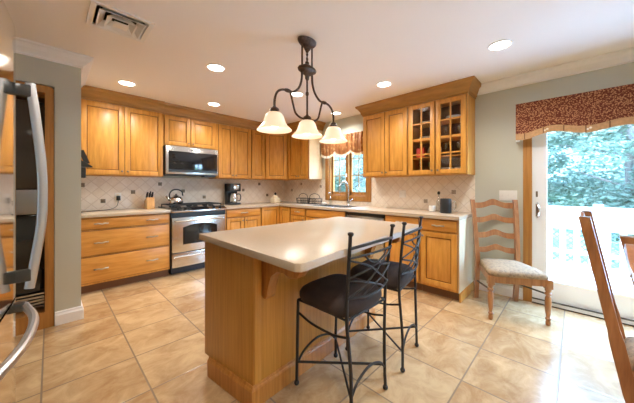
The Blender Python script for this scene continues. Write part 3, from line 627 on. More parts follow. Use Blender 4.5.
# ------------------------------------------------------------------ refrigerator
t = thing('refrigerator', 'polished stainless refrigerator with long curved door handle and freezer drawer', 'refrigerator', (-0.0795, 1.456, 0), math.radians(-4.86))
MB().box(-0.74, -0.075, -0.83, -0.012, 0.03, 1.765, 0.004).build('body', 'darksteel', t)
def curved_front(mb, y0, y1, z0, z1, x0=-0.07):
    n = 14; P = []
    for k in range(n+1):
        u = -1+2*k/n; yy = (y0+y1)/2+(y1-y0)/2*u; P.append((-0.004*abs(u)**6 - (0.004 if k in (0, n) else 0), yy))
    mb.prism([(x0, y0)] + P + [(x0, y1)], 'Z', z0, z1, 0.0); return mb
dr = curved_front(MB(), -0.84, 0.0, 0.838, 1.785).build('door', 'fridge', t)
hy_ = -0.020
for z in (0.90, 1.575): MB().box(-0.012, 0.034, hy_-0.012, hy_+0.012, z-0.022, z+0.022, 0.006).build('handle_bracket', 'bracket', dr)
MB().tube(spline([(0.028, hy_, 0.85), (0.042, hy_, 0.95), (0.058, hy_, 1.08), (0.062, hy_, 1.19), (0.058, hy_, 1.32), (0.042, hy_, 1.50), (0.030, hy_, 1.605)], 5), 1.0, prof=[(0.014*math.cos(2*PI*k/10), 0.009*math.sin(2*PI*k/10)) for k in range(10)]).build('handle', 'fridgehandle', dr)
fz = curved_front(MB(), -0.84, 0.0, 0.06, 0.828).build('freezer_drawer', 'fridge', t)
for y in (-0.615, -0.045): MB().box(-0.014, 0.022, y-0.018, y+0.018, 0.782, 0.812, 0.006).build('handle_bracket', 'bracket', fz)
MB().tube(spline([(0.014, -0.63, 0.797), (0.040, -0.53, 0.797), (0.064, -0.38, 0.797), (0.060, -0.20, 0.797), (0.018, -0.035, 0.797)], 6), 0.012, 10).build('handle', 'fridgehandle', fz)
MB().box(-0.70, -0.05, -0.82, -0.02, 0.001, 0.03).build('base', 'black', t)
MB().box(-0.15, -0.03, -0.82, -0.72, 1.786, 1.80, 0.004).build('hinge_cover', 'darksteel', t)

# ------------------------------------------------------------------ island
t = thing('kitchen_island', 'oak kitchen island with a beige slab top and seating overhang', 'island', (1.42, 1.46, 0))
ox, oy = 1.42, 1.46
body = [(0.722, 1.76), (0.786, 1.272), (2.085, 1.335), (2.06, 1.76)]
L_ = lambda P: [(x-ox, y-oy) for x, y in P]
MB().prism(L_(body), 'Z', 0.118, 0.874, 0.003).build('body', 'oak_panel', t)
base_ = [(0.730, 1.70), (0.786, 1.274), (2.085, 1.337), (2.063, 1.70)]
MB().prism(L_(base_), 'Z', 0.001, 0.118).build('plinth', 'oak_panel', t)
tp = [(0.0005, 0.001), (0.017, 0.001), (0.017, 0.098), (0.013, 0.107), (0.008, 0.112), (0.004, 0.124), (0.0005, 0.124)]
MB().sweep(L_(base_), tp, 1.0).build('skirting', 'oak', t, smooth=0)
fy = lambda x: 1.272+(x-0.786)*0.0485
MB().box(0.79-ox, 0.835-ox, fy(0.79)-oy-0.010, fy(0.79)-oy+0.004, 0.13, 0.873, 0.002).build('corner_stile', 'oak_panel', t)
top = [(0.695, 1.79), (0.695, 0.815), (0.712, 0.795), (0.74, 0.79), (0.95, 0.815), (1.3, 0.842), (1.7, 0.872), (2.10, 0.895), (2.135, 0.905), (2.15, 0.94), (2.15, 1.79)]
MB().prism([(x-ox, y-oy) for x, y in top], 'Z', 0.876, 0.914, 0.006).build('countertop', 'counter', t)
for xc in (0.875, 1.98):
    g = fy(xc-0.03)-oy
    pr = [(g+0.003, 0.875), (g+0.003, 0.60), (g-0.035, 0.595), (g-0.052, 0.615), (g-0.060, 0.67), (g-0.085, 0.735), (g-0.14, 0.775), (g-0.20, 0.78), (g-0.25, 0.762), (g-0.30, 0.775), (g-0.325, 0.805), (g-0.335, 0.875)]
    MB().prism(pr, 'X', xc-ox-0.03, xc-ox+0.03, 0.003).build('corbel', 'oak', t, smooth=30)

# ------------------------------------------------------------------ pendant fixture
PXc, PYc = 1.488, 1.58
t = thing('pendant_light', 'dark bronze island pendant with three alabaster bell shades', 'pendant light', (PXc, PYc, H))
zz = lambda z: z-H
ov = lambda r: 1.0
MB().lathe([(0.03, -0.075), (0.034, -0.06), (0.06, -0.05), (0.083, -0.03), (0.092, -0.016), (0.092, -0.003), (0.088, -0.0015)], n=28, sx=1.0, sy=0.62).build('canopy', 'bronze', t)
MB().lathe([(0.004, -0.135), (0.010, -0.118), (0.006, -0.105), (0.012, -0.095), (0.02, -0.076)], n=14).build('finial', 'bronze', t)
MB().lathe([(0.008, zz(2.10)), (0.02, zz(2.115)), (0.022, zz(2.14)), (0.05, zz(2.155)), (0.088, zz(2.178)), (0.092, zz(2.19)), (0.085, zz(2.202)), (0.045, zz(2.222)), (0.018, zz(2.238)), (0.02, zz(2.25)), (0.008, zz(2.262)), (0.012, zz(2.28)), (0.003, zz(2.305))], n=28, sx=1.0, sy=0.62).build('centre_plate', 'bronze', t)
for s in (-1, 1):
    MB().cyl((s*0.056, 0, zz(2.385)), (s*0.056, 0, zz(2.19)), 0.0075, n=10).build('rod', 'bronze', t)
    MB().tube(spline([(s*0.056, 0, zz(2.17)), (s*0.062, 0, zz(2.09)), (s*0.09, 0, zz(2.02)), (s*0.145, 0, zz(1.972)), (s*0.195, 0, zz(1.965)), (s*0.25, 0, zz(1.962)), (s*0.30, 0, zz(1.935)), (s*0.326, 0, zz(1.88)), (s*0.33, 0, zz(1.80))], 6), 0.009, 10).ball((s*0.205, 0, zz(1.966)), 0.017, 12, (2.3, 0.9, 0.85)).build('arm', 'bronze', t)
    MB().tube(spline([(s*0.18, 0, zz(1.96)), (s*0.165, 0, zz(1.92)), (s*0.15, 0, zz(1.87)), (s*0.125, 0, zz(1.81)), (s*0.07, 0, zz(1.782)), (s*0.015, 0, zz(1.785))], 6), 0.008, 10).build('scroll', 'bronze', t)
MB().cyl((0, 0, zz(2.11)), (0, 0, zz(1.80)), 0.008, n=10).lathe([(0.008, zz(1.975)), (0.014, zz(1.985)), (0.014, zz(2.0)), (0.008, zz(2.01))], n=12).build('rod', 'bronze', t)
for x in (-0.33, 0, 0.33):
    MB().lathe([(0.030, zz(1.765)), (0.034, zz(1.772)), (0.030, zz(1.784)), (0.036, zz(1.790)), (0.030, zz(1.802)), (0.014, zz(1.812)), (0.01, zz(1.82))], (x, 0, 0), 18).build('socket', 'bronze', t)
    prof = [(0.030, 1.772), (0.050, 1.768), (0.066, 1.750), (0.075, 1.725), (0.082, 1.70), (0.094, 1.678), (0.112, 1.660), (0.127, 1.645), (0.128, 1.640)]
    inner = [(r-0.004, z-0.002) for r, z in reversed(prof[:-1])]
    b = MB(); b.lathe([(r, zz(z)) for r, z in prof+inner], (x, 0, 0), 36, caps=False); sh = b.build('shade', 'shade', t, smooth=60)
    MB().ball((x, 0, zz(1.685)), 0.032, 16, (1, 1, 1.1)).build('bulb', 'bulb', t)

# ------------------------------------------------------------------ bar stools (local: faces +y, origin on the floor)
def make_stool(label, loc, rz):
    t = thing('bar_stool', label, 'bar stool', loc, rz, 'wrought-iron bar stools at the island')
    zs = 0.535
    # seat corners and feet
    FF = [(-0.185, 0.205), (0.185, 0.205)]; BF = [(-0.175, -0.205), (0.165, -0.205)]
    SF = [(-0.19, 0.185), (0.19, 0.185)]; SB = [(-0.185, -0.185), (0.195, -0.185)]
    for i in (0, 1):
        f, s = FF[i], SF[i]
        MB().tube(spline([(f[0], f[1], 0.02), (f[0]*0.99, f[1]*0.98, 0.25), (s[0], s[1], zs)], 5), 0.0095).ball((f[0], f[1], 0.0165), 0.016, 12).build('leg', 'iron', t)
        f, s = BF[i], SB[i]; sx = -0.205 if i == 0 else 0.215
        MB().tube(spline([(f[0], f[1], 0.02), (f[0]*0.97, f[1]*0.98, 0.25), (s[0], s[1], zs), (s[0]*1.02, -0.195, 0.72), (sx, -0.225, 0.985)], 5), 0.0095).ball((f[0], f[1], 0.0165), 0.016, 12).lathe([(0.010, 0), (0.015, 0.006), (0.016, 0.014), (0.010, 0.020)], (sx, -0.226, 0.978), 12).build('leg', 'iron', t)
    b = MB(); b.tube([(SF[0][0], SF[0][1], zs), (SF[1][0], SF[1][1], zs), (SB[1][0], SB[1][1], zs), (SB[0][0], SB[0][1], zs)], 0.008, 8, closed=True)
    b.build('seat_frame', 'iron', t)
    # crossed stretchers, arched front and rear braces, sagging side braces
    c = [(-0.183, 0.202), (0.183, 0.202), (0.163, -0.203), (-0.173, -0.203)]
    b = MB(); b.tube([(*c[0], 0.145), (*c[2], 0.155)], 0.0075); b.tube([(*c[1], 0.135), (*c[3], 0.135)], 0.0065)
    b.build('cross_stretcher', 'iron', t)
    for p, q in ((c[0], c[1]), (c[3], c[2])):
        b = MB(); b.tube(spline([(p[0], p[1], 0.135), (p[0]*.82+q[0]*.18, p[1]*.82+q[1]*.18, 0.195), (p[0]*.5+q[0]*.5, p[1]*.5+q[1]*.5, 0.225), (p[0]*.18+q[0]*.82, p[1]*.18+q[1]*.82, 0.195), (q[0], q[1], 0.135)], 5), 0.007)
        b.build('arched_brace', 'iron', t)
    for p, q in ((c[0], c[3]), (c[1], c[2])):
        b = MB(); b.tube(spline([(p[0], p[1]-0.005, 0.455), (p[0]*.7+q[0]*.3, p[1]*.7+q[1]*.3, 0.425), (p[0]*.3+q[0]*.7, p[1]*.3+q[1]*.7, 0.42), (q[0]*1.02, q[1]+0.008, 0.445)], 5), 0.0065)
        b.build('side_brace', 'iron', t)
    # back: top rail, second rail, woven bars
    def bp(x, z):
        k = (z-zs)/0.4; return Vector((x*(1+0.12*k), -0.188-0.038*k-0.035*(1-(x/0.19)**2), z))
    b = MB(); b.tube(spline([bp(-0.188, 0.915), bp(-0.1, 0.925), bp(0, 0.93), bp(0.1, 0.925), bp(0.192, 0.915)], 4), 0.0085).build('top_rail', 'iron', t)
    b = MB(); b.tube(spline([bp(-0.187, 0.865), bp(-0.1, 0.87), bp(0, 0.873), bp(0.1, 0.87), bp(0.19, 0.865)], 4), 0.0065)
    b.tube(spline([bp(-0.186, 0.655), bp(-0.09, 0.645), bp(0, 0.64), bp(0.09, 0.645), bp(0.188, 0.655)], 4), 0.0065)
    for a in ([(-0.187, 0.855), (-0.05, 0.80), (0.08, 0.71), (0.188, 0.655)], [(0.188, 0.855), (0.05, 0.80), (-0.08, 0.71), (-0.186, 0.655)],
              [(-0.186, 0.76), (-0.05, 0.795), (0.06, 0.835), (0.10, 0.87)], [(0.188, 0.76), (0.05, 0.795), (-0.06, 0.835), (-0.10, 0.87)],
              [(-0.186, 0.75), (-0.06, 0.715), (0.06, 0.67), (0.10, 0.645)], [(0.188, 0.75), (0.06, 0.715), (-0.06, 0.67), (-0.10, 0.645)]):
        b.tube(spline([bp(*p) for p in a], 4), 0.0055)
    b.build('back_lattice', 'iron', t)
    # cushion
    b = MB(); rings = []
    for sc, z in ((0.88, zs-0.010), (0.98, zs+0.004), (1.03, zs+0.028), (1.03, zs+0.050), (0.97, zs+0.070), (0.86, zs+0.086), (0.62, zs+0.096), (0.3, zs+0.10), (0.05, zs+0.10)):
        r = []
        for k in range(32):
            a = 2*PI*k/32; ca, sa_ = math.cos(a), math.sin(a); e = 0.45
            r.append(Vector((0.205*sc*math.copysign(abs(ca)**e, ca), 0.20*sc*math.copysign(abs(sa_)**e, sa_)+0.008, z)))
        rings.append(r)
    b.ring_loft(rings).build('seat_cushion', 'suede', t, smooth=70)
    return t
st = make_stool('black wrought-iron bar stool with brown cushion nearer the camera, at the island front', (1.255, 1.025, 0), 0.0)
copy_thing(st, (1.775, 1.046, 0), math.radians(9), 'black wrought-iron bar stool behind the first one, toward the end cabinet')

# ------------------------------------------------------------------ ladder-back chairs (local: faces -y)
def make_chair(label, loc, rz, straight=False):
    t = thing('ladder_back_chair', label, 'chair', loc, rz, 'ladder-back dining chairs')
    fw_, bw_ = 0.225, 0.190; yf, yb = -0.24, 0.225
    for s in (-1, 1):
        b = MB(); b.box(s*fw_-0.026, s*fw_+0.026, yf-0.026, yf+0.026, 0.325, 0.405, 0.003)
        b.lathe([(0.013, 0.001), (0.019, 0.008), (0.020, 0.03), (0.015, 0.045), (0.023, 0.058), (0.023, 0.066), (0.014, 0.075), (0.021, 0.12), (0.025, 0.20), (0.022, 0.245), (0.015, 0.262), (0.026, 0.275), (0.026, 0.285), (0.017, 0.295), (0.024, 0.31), (0.024, 0.326)], (s*fw_, yf, 0), 18)
        b.build('front_leg', 'chair_leg', t)
        prof = [(-0.021, -0.014), (0.021, -0.014), (0.021, 0.014), (-0.021, 0.014)]
        pth = spline([(s*bw_, yb+0.045, 0.002), (s*bw_, yb+0.015, 0.22), (s*bw_, yb, 0.42), (s*bw_*1.03, yb+0.025, 0.66), (s*bw_*1.07, yb+0.062, 0.90), (s*bw_*1.10, yb+0.105, 1.085)], 5)
        if straight: pth = spline([(s*bw_*(1+0.1*k/6), yb-0.075+0.20*k/6, 0.002+1.083*k/6) for k in range(7)], 4)
        b = MB(); rings = []
        for i, p in enumerate(pth):
            k = p.z; dpt = 0.024 if 0.3 < k < 0.55 else 0.020
            rings.append([p+Vector((a, c, 0)) for a, c in ((-0.020, -dpt), (0.020, -dpt), (0.020, dpt), (-0.020, dpt))])
        b.ring_loft(rings); b.build('rear_post', 'chair_wood', t, smooth=25)
    def backy(z):
        if straight: return yb-0.075+0.20*z/1.085
        return yb + (0.105*((z-0.42)/0.665)**1.35 if z > 0.42 else 0)
    for z, hgt in ((1.035, 0.085), (0.875, 0.08), (0.71, 0.078), (0.555, 0.075)):
        hw = bw_*(1+0.1*(z-0.42)/0.665)-0.004; n = 24; rings = []
        for k in range(n+1):
            u = -1+2*k/n; x = hw*u; bow = 0.012*(1-u*u)
            zt = z + hgt*(0.18 + 0.50*math.exp(-(u/0.34)**2))
            zb = z - hgt*(0.62 - 0.50*math.exp(-(u/0.42)**2) - 0.10*abs(u)**3) 
            y = backy(z)+bow
            rings.append([Vector((x, y-0.007, zb)), Vector((x, y+0.007, zb)), Vector((x, y+0.007+0.01, zt)), Vector((x, y-0.007+0.01, zt))])
        MB().ring_loft(rings).build('slat', 'chair_wood', t, smooth=30)
    # seat frame and upholstered seat
    tr = lambda i, z: [Vector((-fw_-0.022+i, yf-0.024+i, z)), Vector((fw_+0.022-i, yf-0.024+i, z)), Vector((bw_+0.0-i, yb-0.018-i, z)), Vector((-bw_-0.0+i, yb-0.018-i, z))]
    b = MB(); b.ring_loft([tr(0.006, 0.345), tr(0.006, 0.404), tr(0.03, 0.404), tr(0.03, 0.345)], caps=False, closed=True); b.build('seat_rail', 'chair_leg', t, smooth=0)
    b = MB(); N = 40
    def outline(sc, z):
        out = []
        for k in range(N):
            a = 2*PI*k/N; ca, sa_ = math.cos(a), math.sin(a); e = 0.32
            yy = 0.245*math.copysign(abs(sa_)**e, sa_); wx = (fw_+0.03)+(bw_-0.012-fw_-0.03)*(yy+0.245)/0.49
            out.append(Vector((wx*sc*math.copysign(abs(ca)**e, ca), yy*sc-0.028, z)))
        return out
    b.ring_loft([outline(0.97, 0.406), outline(1.0, 0.416), outline(1.0, 0.432), outline(0.975, 0.447), outline(0.90, 0.458), outline(0.7, 0.466), outline(0.35, 0.470), outline(0.05, 0.470)])
    b.build('seat', 'tapestry', t, smooth=60)
    b = MB()
    for s in (-1, 1): b.tube([(s*fw_, yf+0.02, 0.27), (s*bw_, yb+0.005, 0.20)], 0.008)
    b.build('stretcher', 'wire', t)['label'] = 'dark thin side stretchers'
    return t
ch = make_chair('wooden ladder-back chair with floral seat against the wall beside the sliding door', (3.185, 0.492, 0), math.radians(210.6+90-360))
ch2 = make_chair('wooden ladder-back chair seen edge-on in front of the glass door, its floral seat showing', (1.955, -0.385, 0), math.radians(-2.2), True)
copy_thing(ch2, (0.915, -0.450, 0), math.radians(-2), 'wooden ladder-back chair cut off at the right edge of the picture')

# ------------------------------------------------------------------ valances
def door_valance():
    t = thing('door_valance', 'rust-brown print valance with tan scalloped border over the sliding door', 'valance', (XB, 0.46, 0))
    Lv = 2.25; n = 90; x0 = -0.12
    def bot(u): return 1.80+0.022*math.cos(u*Lv/0.36*2*PI*0.75+2.4)+0.012*math.sin(u*9)
    pts_t, pts_m, pts_b, pts_b2 = [], [], [], []
    for k in range(n+1):
        u = k/n; y = -Lv*u; rip = 0.008*math.sin(u*44)
        pts_t.append(Vector((x0, y, 2.108))); pts_m.append(Vector((x0+rip*0.5, y, 1.97))); pts_b.append(Vector((x0+rip, y, bot(u)+0.004)))
    b = MB(); b.ring_loft([[p, m_, q, q+Vector((0.004, 0, 0)), m_+Vector((0.004, 0, 0)), p+Vector((0.004, 0, 0))] for p, m_, q in zip(pts_t, pts_m, pts_b)])
    b.box(x0+0.003, -0.004, -0.004, 0.0, 1.80, 2.108); b.build('fabric', 'valance', t, smooth=50)
    b = MB(); b.ring_loft([[q+Vector((-0.002, 0, 0.002)), q+Vector((-0.002, 0, -0.062)), q+Vector((0.004, 0, -0.062)), q+Vector((0.004, 0, 0.002))] for q in pts_b]); b.box(x0+0.003, -0.004, -0.005, 0.001, 1.745, 1.80); b.build('border', 'band', t, smooth=50)
    for k in range(3, n, 6):
        q = pts_b[k]; MB().box(q.x-0.004, q.x-0.002, q.y-0.004, q.y+0.004, q.z-0.060, q.z).build('border_seam', 'toe', t)
        if (k//6) % 2: MB().ball((q.x-0.004, q.y-0.03, q.z-0.022), 0.010, 8, (0.3, 1, 1)).ball((q.x-0.004, q.y-0.012, q.z-0.032), 0.008, 8, (0.3, 1, 1)).build('button', 'fringe', t)
    MB().box(x0+0.006, -0.003, -Lv, -0.004, 2.075, 2.10).build('mounting_board', 'trimwhite', t)
    MB().box(x0+0.01, x0+0.035, -0.03, 0.0, 1.715, 1.745).build('end_bracket', 'trimwhite', t)
door_valance()
def window_valance():
    t = thing('window_valance', 'gold and rust gathered balloon valance with pale fringe over the kitchen window', 'valance', (XB, 3.37, 0))
    Lw = 1.03; n = 200; rows = 12
    rr = []
    for k in range(n+1):
        u = k/n; col = []
        sw = abs(math.sin(PI*u*3.0+0.15))**0.7
        for j in range(rows+1):
            v = j/rows; depth = 0.075+0.03*math.sin(v*PI*0.9)*sw+(0.012*math.sin(u*88)+0.006*math.sin(u*151+1))*(1-0.3*v)
            zb = 1.85-0.075*sw
            z = 2.13+(zb-2.13)*v
            col.append(Vector((-depth, -Lw*u, z)))
        rr.append(col)
    b = MB(); b.ring_loft([c + [p+Vector((0.004, 0, 0)) for p in reversed(c)] for c in rr]); b.box(-0.075, -0.024, -0.004, 0.0, 1.85, 2.11); b.box(-0.075, -0.024, -Lw, -Lw+0.004, 1.85, 2.11)
    b.build('fabric', 'balloon', t, smooth=60)
    b = MB(); b.ring_loft([[c[-1]+Vector((-0.003, 0, 0.012)), c[-1]+Vector((-0.004, 0, -0.026-0.006*(k % 2))), c[-1]+Vector((0.006, 0, -0.026-0.006*(k % 2))), c[-1]+Vector((0.006, 0, 0.004))] for k, c in enumerate(rr)]); b.build('fringe', 'fringe', t, smooth=0)
    MB().cyl((-0.065, -0.006, 2.09), (-0.065, -Lw+0.006, 2.09), 0.012).build('rod', 'bronze', t)
window_valance()

# ------------------------------------------------------------------ small things on the counters
CZ = 0.9145
# kettle on the left rear burner
t = thing('kettle', 'black and steel tea kettle on the left burner of the range', 'kettle', (1.335, 4.30, 0.9725))
MB().lathe([(0.075, 0.0), (0.092, 0.008), (0.10, 0.035), (0.096, 0.065), (0.078, 0.095), (0.05, 0.112), (0.03, 0.118)], n=28).build('body', 'chrome', t)
MB().lathe([(0.035, 0.118), (0.034, 0.124), (0.012, 0.13), (0.010, 0.138), (0.014, 0.146), (0.004, 0.152)], n=18).build('lid', 'black', t)
MB().tube(spline([(-0.085, -0.01, 0.06), (-0.12, -0.012, 0.09), (-0.14, -0.014, 0.125)], 4), [0.02]*3+[0.017]*3+[0.013]*3).build('spout', 'chrome', t)
MB().tube(spline([(-0.085, 0, 0.085), (-0.09, 0, 0.15), (-0.05, 0, 0.205), (0.02, 0, 0.215), (0.08, 0, 0.185), (0.095, 0, 0.12)], 5), 0.010).build('handle', 'black', t)
# knife block
t = thing('knife_block', 'slanted wooden knife block with black handled knives left of the range', 'knife block', (1.005, 4.36, CZ))
MB().prism([(-0.075, 0.0), (0.075, 0.0), (0.075, 0.12), (-0.03, 0.165)], 'X', -0.05, 0.05, 0.003).build('block', 'knifewood', t)
for r in range(3):
    for c in range(3):
        p = Vector((-0.032+0.032*c, -0.0+0.028*r, 0.156-0.012*r)); d_ = Vector((0.0, -0.42, 0.9)).normalized()
        MB().tube([p, p+d_*0.05, p+d_*(0.09+0.012*((r+c) % 2))], [0.008, 0.010, 0.009], 8).build('knife_handle', 'black', t)
# coffee maker
t = thing('coffee_maker', 'black drip coffee maker with steel carafe right of the range', 'coffee maker', (2.285, 4.36, CZ))
MB().box(-0.10, 0.10, -0.11, 0.11, 0.0, 0.035, 0.008).box(-0.10, 0.10, 0.02, 0.11, 0.03, 0.37, 0.008).box(-0.10, 0.10, -0.11, 0.11, 0.235, 0.375, 0.012).build('body', 'black', t)
MB().box(-0.04, 0.06, -0.114, -0.109, 0.265, 0.345, 0.002).build('control_panel', 'steel', t)
MB().lathe([(0.055, 0.036), (0.066, 0.05), (0.066, 0.13), (0.05, 0.18), (0.046, 0.20), (0.02, 0.212)], (-0.005, -0.045, 0), 24).build('carafe', 'chrome', t)
MB().tube(spline([(0.05, -0.055, 0.185), (0.10, -0.07, 0.185), (0.115, -0.075, 0.13), (0.10, -0.07, 0.07), (0.062, -0.058, 0.065)], 4), 0.009).build('carafe_handle', 'black', t)
# ceramic warmer in the corner
t = thing('ceramic_jar', 'small cream ceramic jar with dark knob in the counter corner', 'jar', (3.16, 4.28, CZ))
MB().box(-0.075, 0.075, -0.075, 0.075, 0, 0.10, 0.02).build('body', 'cream', t)
MB().lathe([(0.055, 0.10), (0.06, 0.112), (0.045, 0.14), (0.02, 0.152)], n=20).build('lid', 'cream', t)
MB().lathe([(0.010, 0.152), (0.018, 0.165), (0.020, 0.185), (0.012, 0.20), (0.003, 0.205)], n=14).build('knob', 'black', t)
# wire baskets
def basket(label, loc, lx, ly):
    t = thing('wire_basket', label, 'basket', loc, 0, 'wire baskets left of the sink')
    for nm, hz in (('wire_body', 0),):
        b = MB()
        for z, k in ((0.004, 0.9), (0.05, 0.95), (0.10, 1.0)):
            c = [(lx*k*math.copysign(abs(math.cos(a))**0.5, math.cos(a)), ly*k*math.copysign(abs(math.sin(a))**0.5, math.sin(a)), z) for a in [2*PI*i/28 for i in range(28)]]
            b.tube(c, 0.004, 6, closed=True)
        for i in range(28):
            a = 2*PI*(i+.5)/28; f = lambda k, z: (lx*k*math.copysign(abs(math.cos(a))**0.5, math.cos(a)), ly*k*math.copysign(abs(math.sin(a))**0.5, math.sin(a)), z)
            b.tube([f(0.9, 0.004), f(0.95, 0.05), f(1.0, 0.10)], 0.003, 6)
        for i in range(5): y = -ly*0.8+1.6*ly*i/4; b.tube([(-lx*0.85, y, 0.004), (lx*0.85, y, 0.004)], 0.003, 6)
        b.build(nm, 'wire', t)
    MB().tube(spline([(0, -ly, 0.10), (0, -ly*0.8, 0.16), (0, 0, 0.19), (0, ly*0.8, 0.16), (0, ly, 0.10)], 5), 0.005).build('handle', 'wire', t)
    return t
basket('dark wire basket with hoop handle nearer the corner, left of the sink', (3.40, 3.72, CZ+0.001), 0.10, 0.125)
basket('dark wire basket with hoop handle nearer the window, left of the sink', (3.40, 3.41, CZ+0.001), 0.10, 0.135)
t = thing('soap_dish', 'small white soap dish on the counter left of the faucet', 'dish', (3.44, 3.215, CZ))
MB().lathe([(0.035, 0), (0.04, 0.01), (0.05, 0.03), (0.046, 0.032), (0.034, 0.012), (0.01, 0.01)], n=22).build('dish', 'porcelain', t)
MB().box(-0.028, 0.028, -0.018, 0.018, 0.012, 0.04, 0.008).build('soap', 'cream', t)
t = thing('soap_dispenser', 'slender clear bottle with pump at the window casing by the sink', 'bottle', (3.52, 3.13, CZ))
MB().lathe([(0.026, 0), (0.028, 0.006), (0.028, 0.12), (0.012, 0.145), (0.012, 0.16)], n=18).build('bottle', 'clear', t)
MB().cyl((0, 0, 0.16), (0, 0, 0.205), 0.006).tube([(0, 0, 0.205), (-0.05, 0.0, 0.207)], 0.007).build('pump', 'steel', t)
# black canister mug, cup and bottle at the right
t = thing('canister', 'big black lidded canister with side handle at the right end of the counter', 'canister', (3.335, 1.115, CZ))
MB().lathe([(0.060, 0), (0.063, 0.004), (0.063, 0.165), (0.060, 0.172), (0.055, 0.172), (0.055, 0.15), (0.01, 0.148)], n=30).build('body', 'black', t)
MB().tube(spline([(0.02, -0.060, 0.145), (0.03, -0.095, 0.14), (0.035, -0.105, 0.09), (0.03, -0.09, 0.045), (0.02, -0.060, 0.04)], 5), 0.008).build('handle', 'chrome', t)
t = thing('cup', 'small white cup left of the black canister', 'cup', (3.40, 1.30, CZ))
MB().lathe([(0.025, 0), (0.038, 0.006), (0.042, 0.075), (0.039, 0.075), (0.034, 0.012), (0.005, 0.01)], n=24).build('body', 'porcelain', t)
t = thing('oil_bottle', 'clear oil bottle with dark stopper behind the black canister', 'bottle', (3.50, 1.255, CZ))
MB().lathe([(0.028, 0), (0.03, 0.005), (0.03, 0.13), (0.012, 0.165), (0.011, 0.215)], n=20).build('body', 'clear', t)
MB().lathe([(0.009, 0.215), (0.016, 0.222), (0.018, 0.24), (0.010, 0.255), (0.002, 0.257)], n=14).build('stopper', 'black', t)
# phone on its wall cradle with the cord and plug
t = thing('telephone', 'black handset in a wall cradle on the wall stub beside the cabinet', 'telephone', (0.2045, 4.04, 1.44))
MB().prism([(0, 0.015), (0.0, 0.105), (0.03, 0.100), (0.145, 0.022), (0.14, 0.015)], 'Y', -0.05, 0.05, 0.003).build('cradle', 'black', t)
MB().tube([(0.100, 0, 0.055), (0.045, 0, 0.205)], 1.0, prof=[(-0.024, -0.007), (0.024, -0.007), (0.024, 0.007), (-0.024, 0.007)]).build('handset', 'black', t)
MB().box(0.0, 0.085, -0.035, 0.035, -0.11, 0.013, 0.010).build('charger', 'black', t)
t = thing('power_cord', 'thin black cord running from the phone along the counter to the outlet', 'cord', (0.25, 4.3, CZ))
MB().tube(spline([(-0.03, -0.26, 0.41), (-0.025, -0.24, 0.25), (-0.035, -0.20, 0.10), (-0.025, -0.16, 0.016), (0.06, -0.06, 0.012), (0.20, 0.02, 0.012), (0.33, 0.13, 0.018), (0.40, 0.21, 0.06), (0.417, 0.225, 0.135)], 6), 0.004, 6).build('cable', 'black', t)
MB().box(0.395, 0.438, 0.205, 0.243, 0.125, 0.19, 0.006).build('plug', 'black', t)
def plate(name, lb, cat, loc, rz, w, h, n, kind):
    t = thing(name, lb, cat, loc, rz, 'wall plates')
    MB().box(-w/2, w/2, -0.006, 0.0, -h/2, h/2, 0.002).build('plate', 'porcelain', t)
    for k in range(n):
        x = -w/2+w*(k+0.5)/n
        if kind == 's': MB().box(x-0.005, x+0.005, -0.016, -0.005, -0.010, 0.012, 0.002).build('toggle', 'porcelain', t)
        else:
            for z in (-0.02, 0.02): MB().box(x-0.014, x+0.014, -0.009, -0.005, z-0.013, z+0.013, 0.003).build('socket', 'cream', t)
plate('outlet', 'white double outlet behind the cord plug on the back splash tiles', 'outlet', (0.665, YA-0.0095, 1.09), 0, 0.075, 0.115, 1, 'o')
plate('switch_plate', 'cream two-gang switch plate on the tiles right of the window', 'switch', (XB-0.0095, 1.80, 1.125), R90, 0.10, 0.105, 2, 's')
plate('switch_plate', 'white three-gang switch plate on the painted wall behind the ladder-back chair', 'switch', (XB-0.0005, 0.545, 1.13), R90, 0.165, 0.115, 3, 's')

# ------------------------------------------------------------------ things behind the cabinet glass
def in_cab(x, y, z): return (XB+y, GY0-x, UZ0+z+0.0005)
def plate_stack(lb, x, z, r=0.085, n=4):
    b = MB(); pr = []
    for k in range(n): pr += [(r*0.6, k*0.012), (r, k*0.012+0.008), (r, k*0.012+0.0105), (r*0.6, k*0.012+0.011)]
    o = b.lathe(pr+[(0.005, n*0.012)], n=28).build('plate_stack', 'porcelain', loc=in_cab(x, -0.16, z)); tag(o, lb, 'plates', 'dishes in the glazed cabinet')
def goblet(name, lb, x, y, z, h=0.13, r=0.034):
    o = MB().lathe([(r*0.8, 0), (r*0.8, 0.004), (0.006, 0.01), (0.005, h*0.42), (r*0.8, h*0.55), (r, h*0.75), (r*0.85, h), (r*0.8, h), (r*0.92, h*0.75), (r*0.7, h*0.57), (0.003, h*0.47)], n=20).build(name, 'clear', loc=in_cab(x, y, z)); tag(o, lb, 'glass', 'glasses in the glazed cabinet')
def bowl(lb, x, z, r=0.085):
    o = MB().lathe([(r*0.45, 0), (r*0.5, 0.006), (r*0.85, 0.035), (r, 0.07), (r*0.96, 0.07), (r*0.8, 0.04), (r*0.4, 0.012), (0.004, 0.01)], n=28).build('bowl', 'porcelain', loc=in_cab(x, -0.17, z)); tag(o, lb, 'bowl', 'dishes in the glazed cabinet')
z0, z1, z2, z3 = 0.02, SHZ[0], SHZ[1], SHZ[2]
goblet('goblet', 'stemmed glass on the floor of the glazed cabinet, left of the left door bar', 0.12, -0.20, z0, 0.15); goblet('goblet', 'stemmed glass on the floor of the glazed cabinet, right of the left door bar', 0.24, -0.20, z0, 0.15)
bowl('wide white bowl behind the bottom left pane of the right glazed door', 0.42, z0); o = None
bowl('wide white bowl behind the bottom right pane of the right glazed door', 0.60, z0, 0.08)
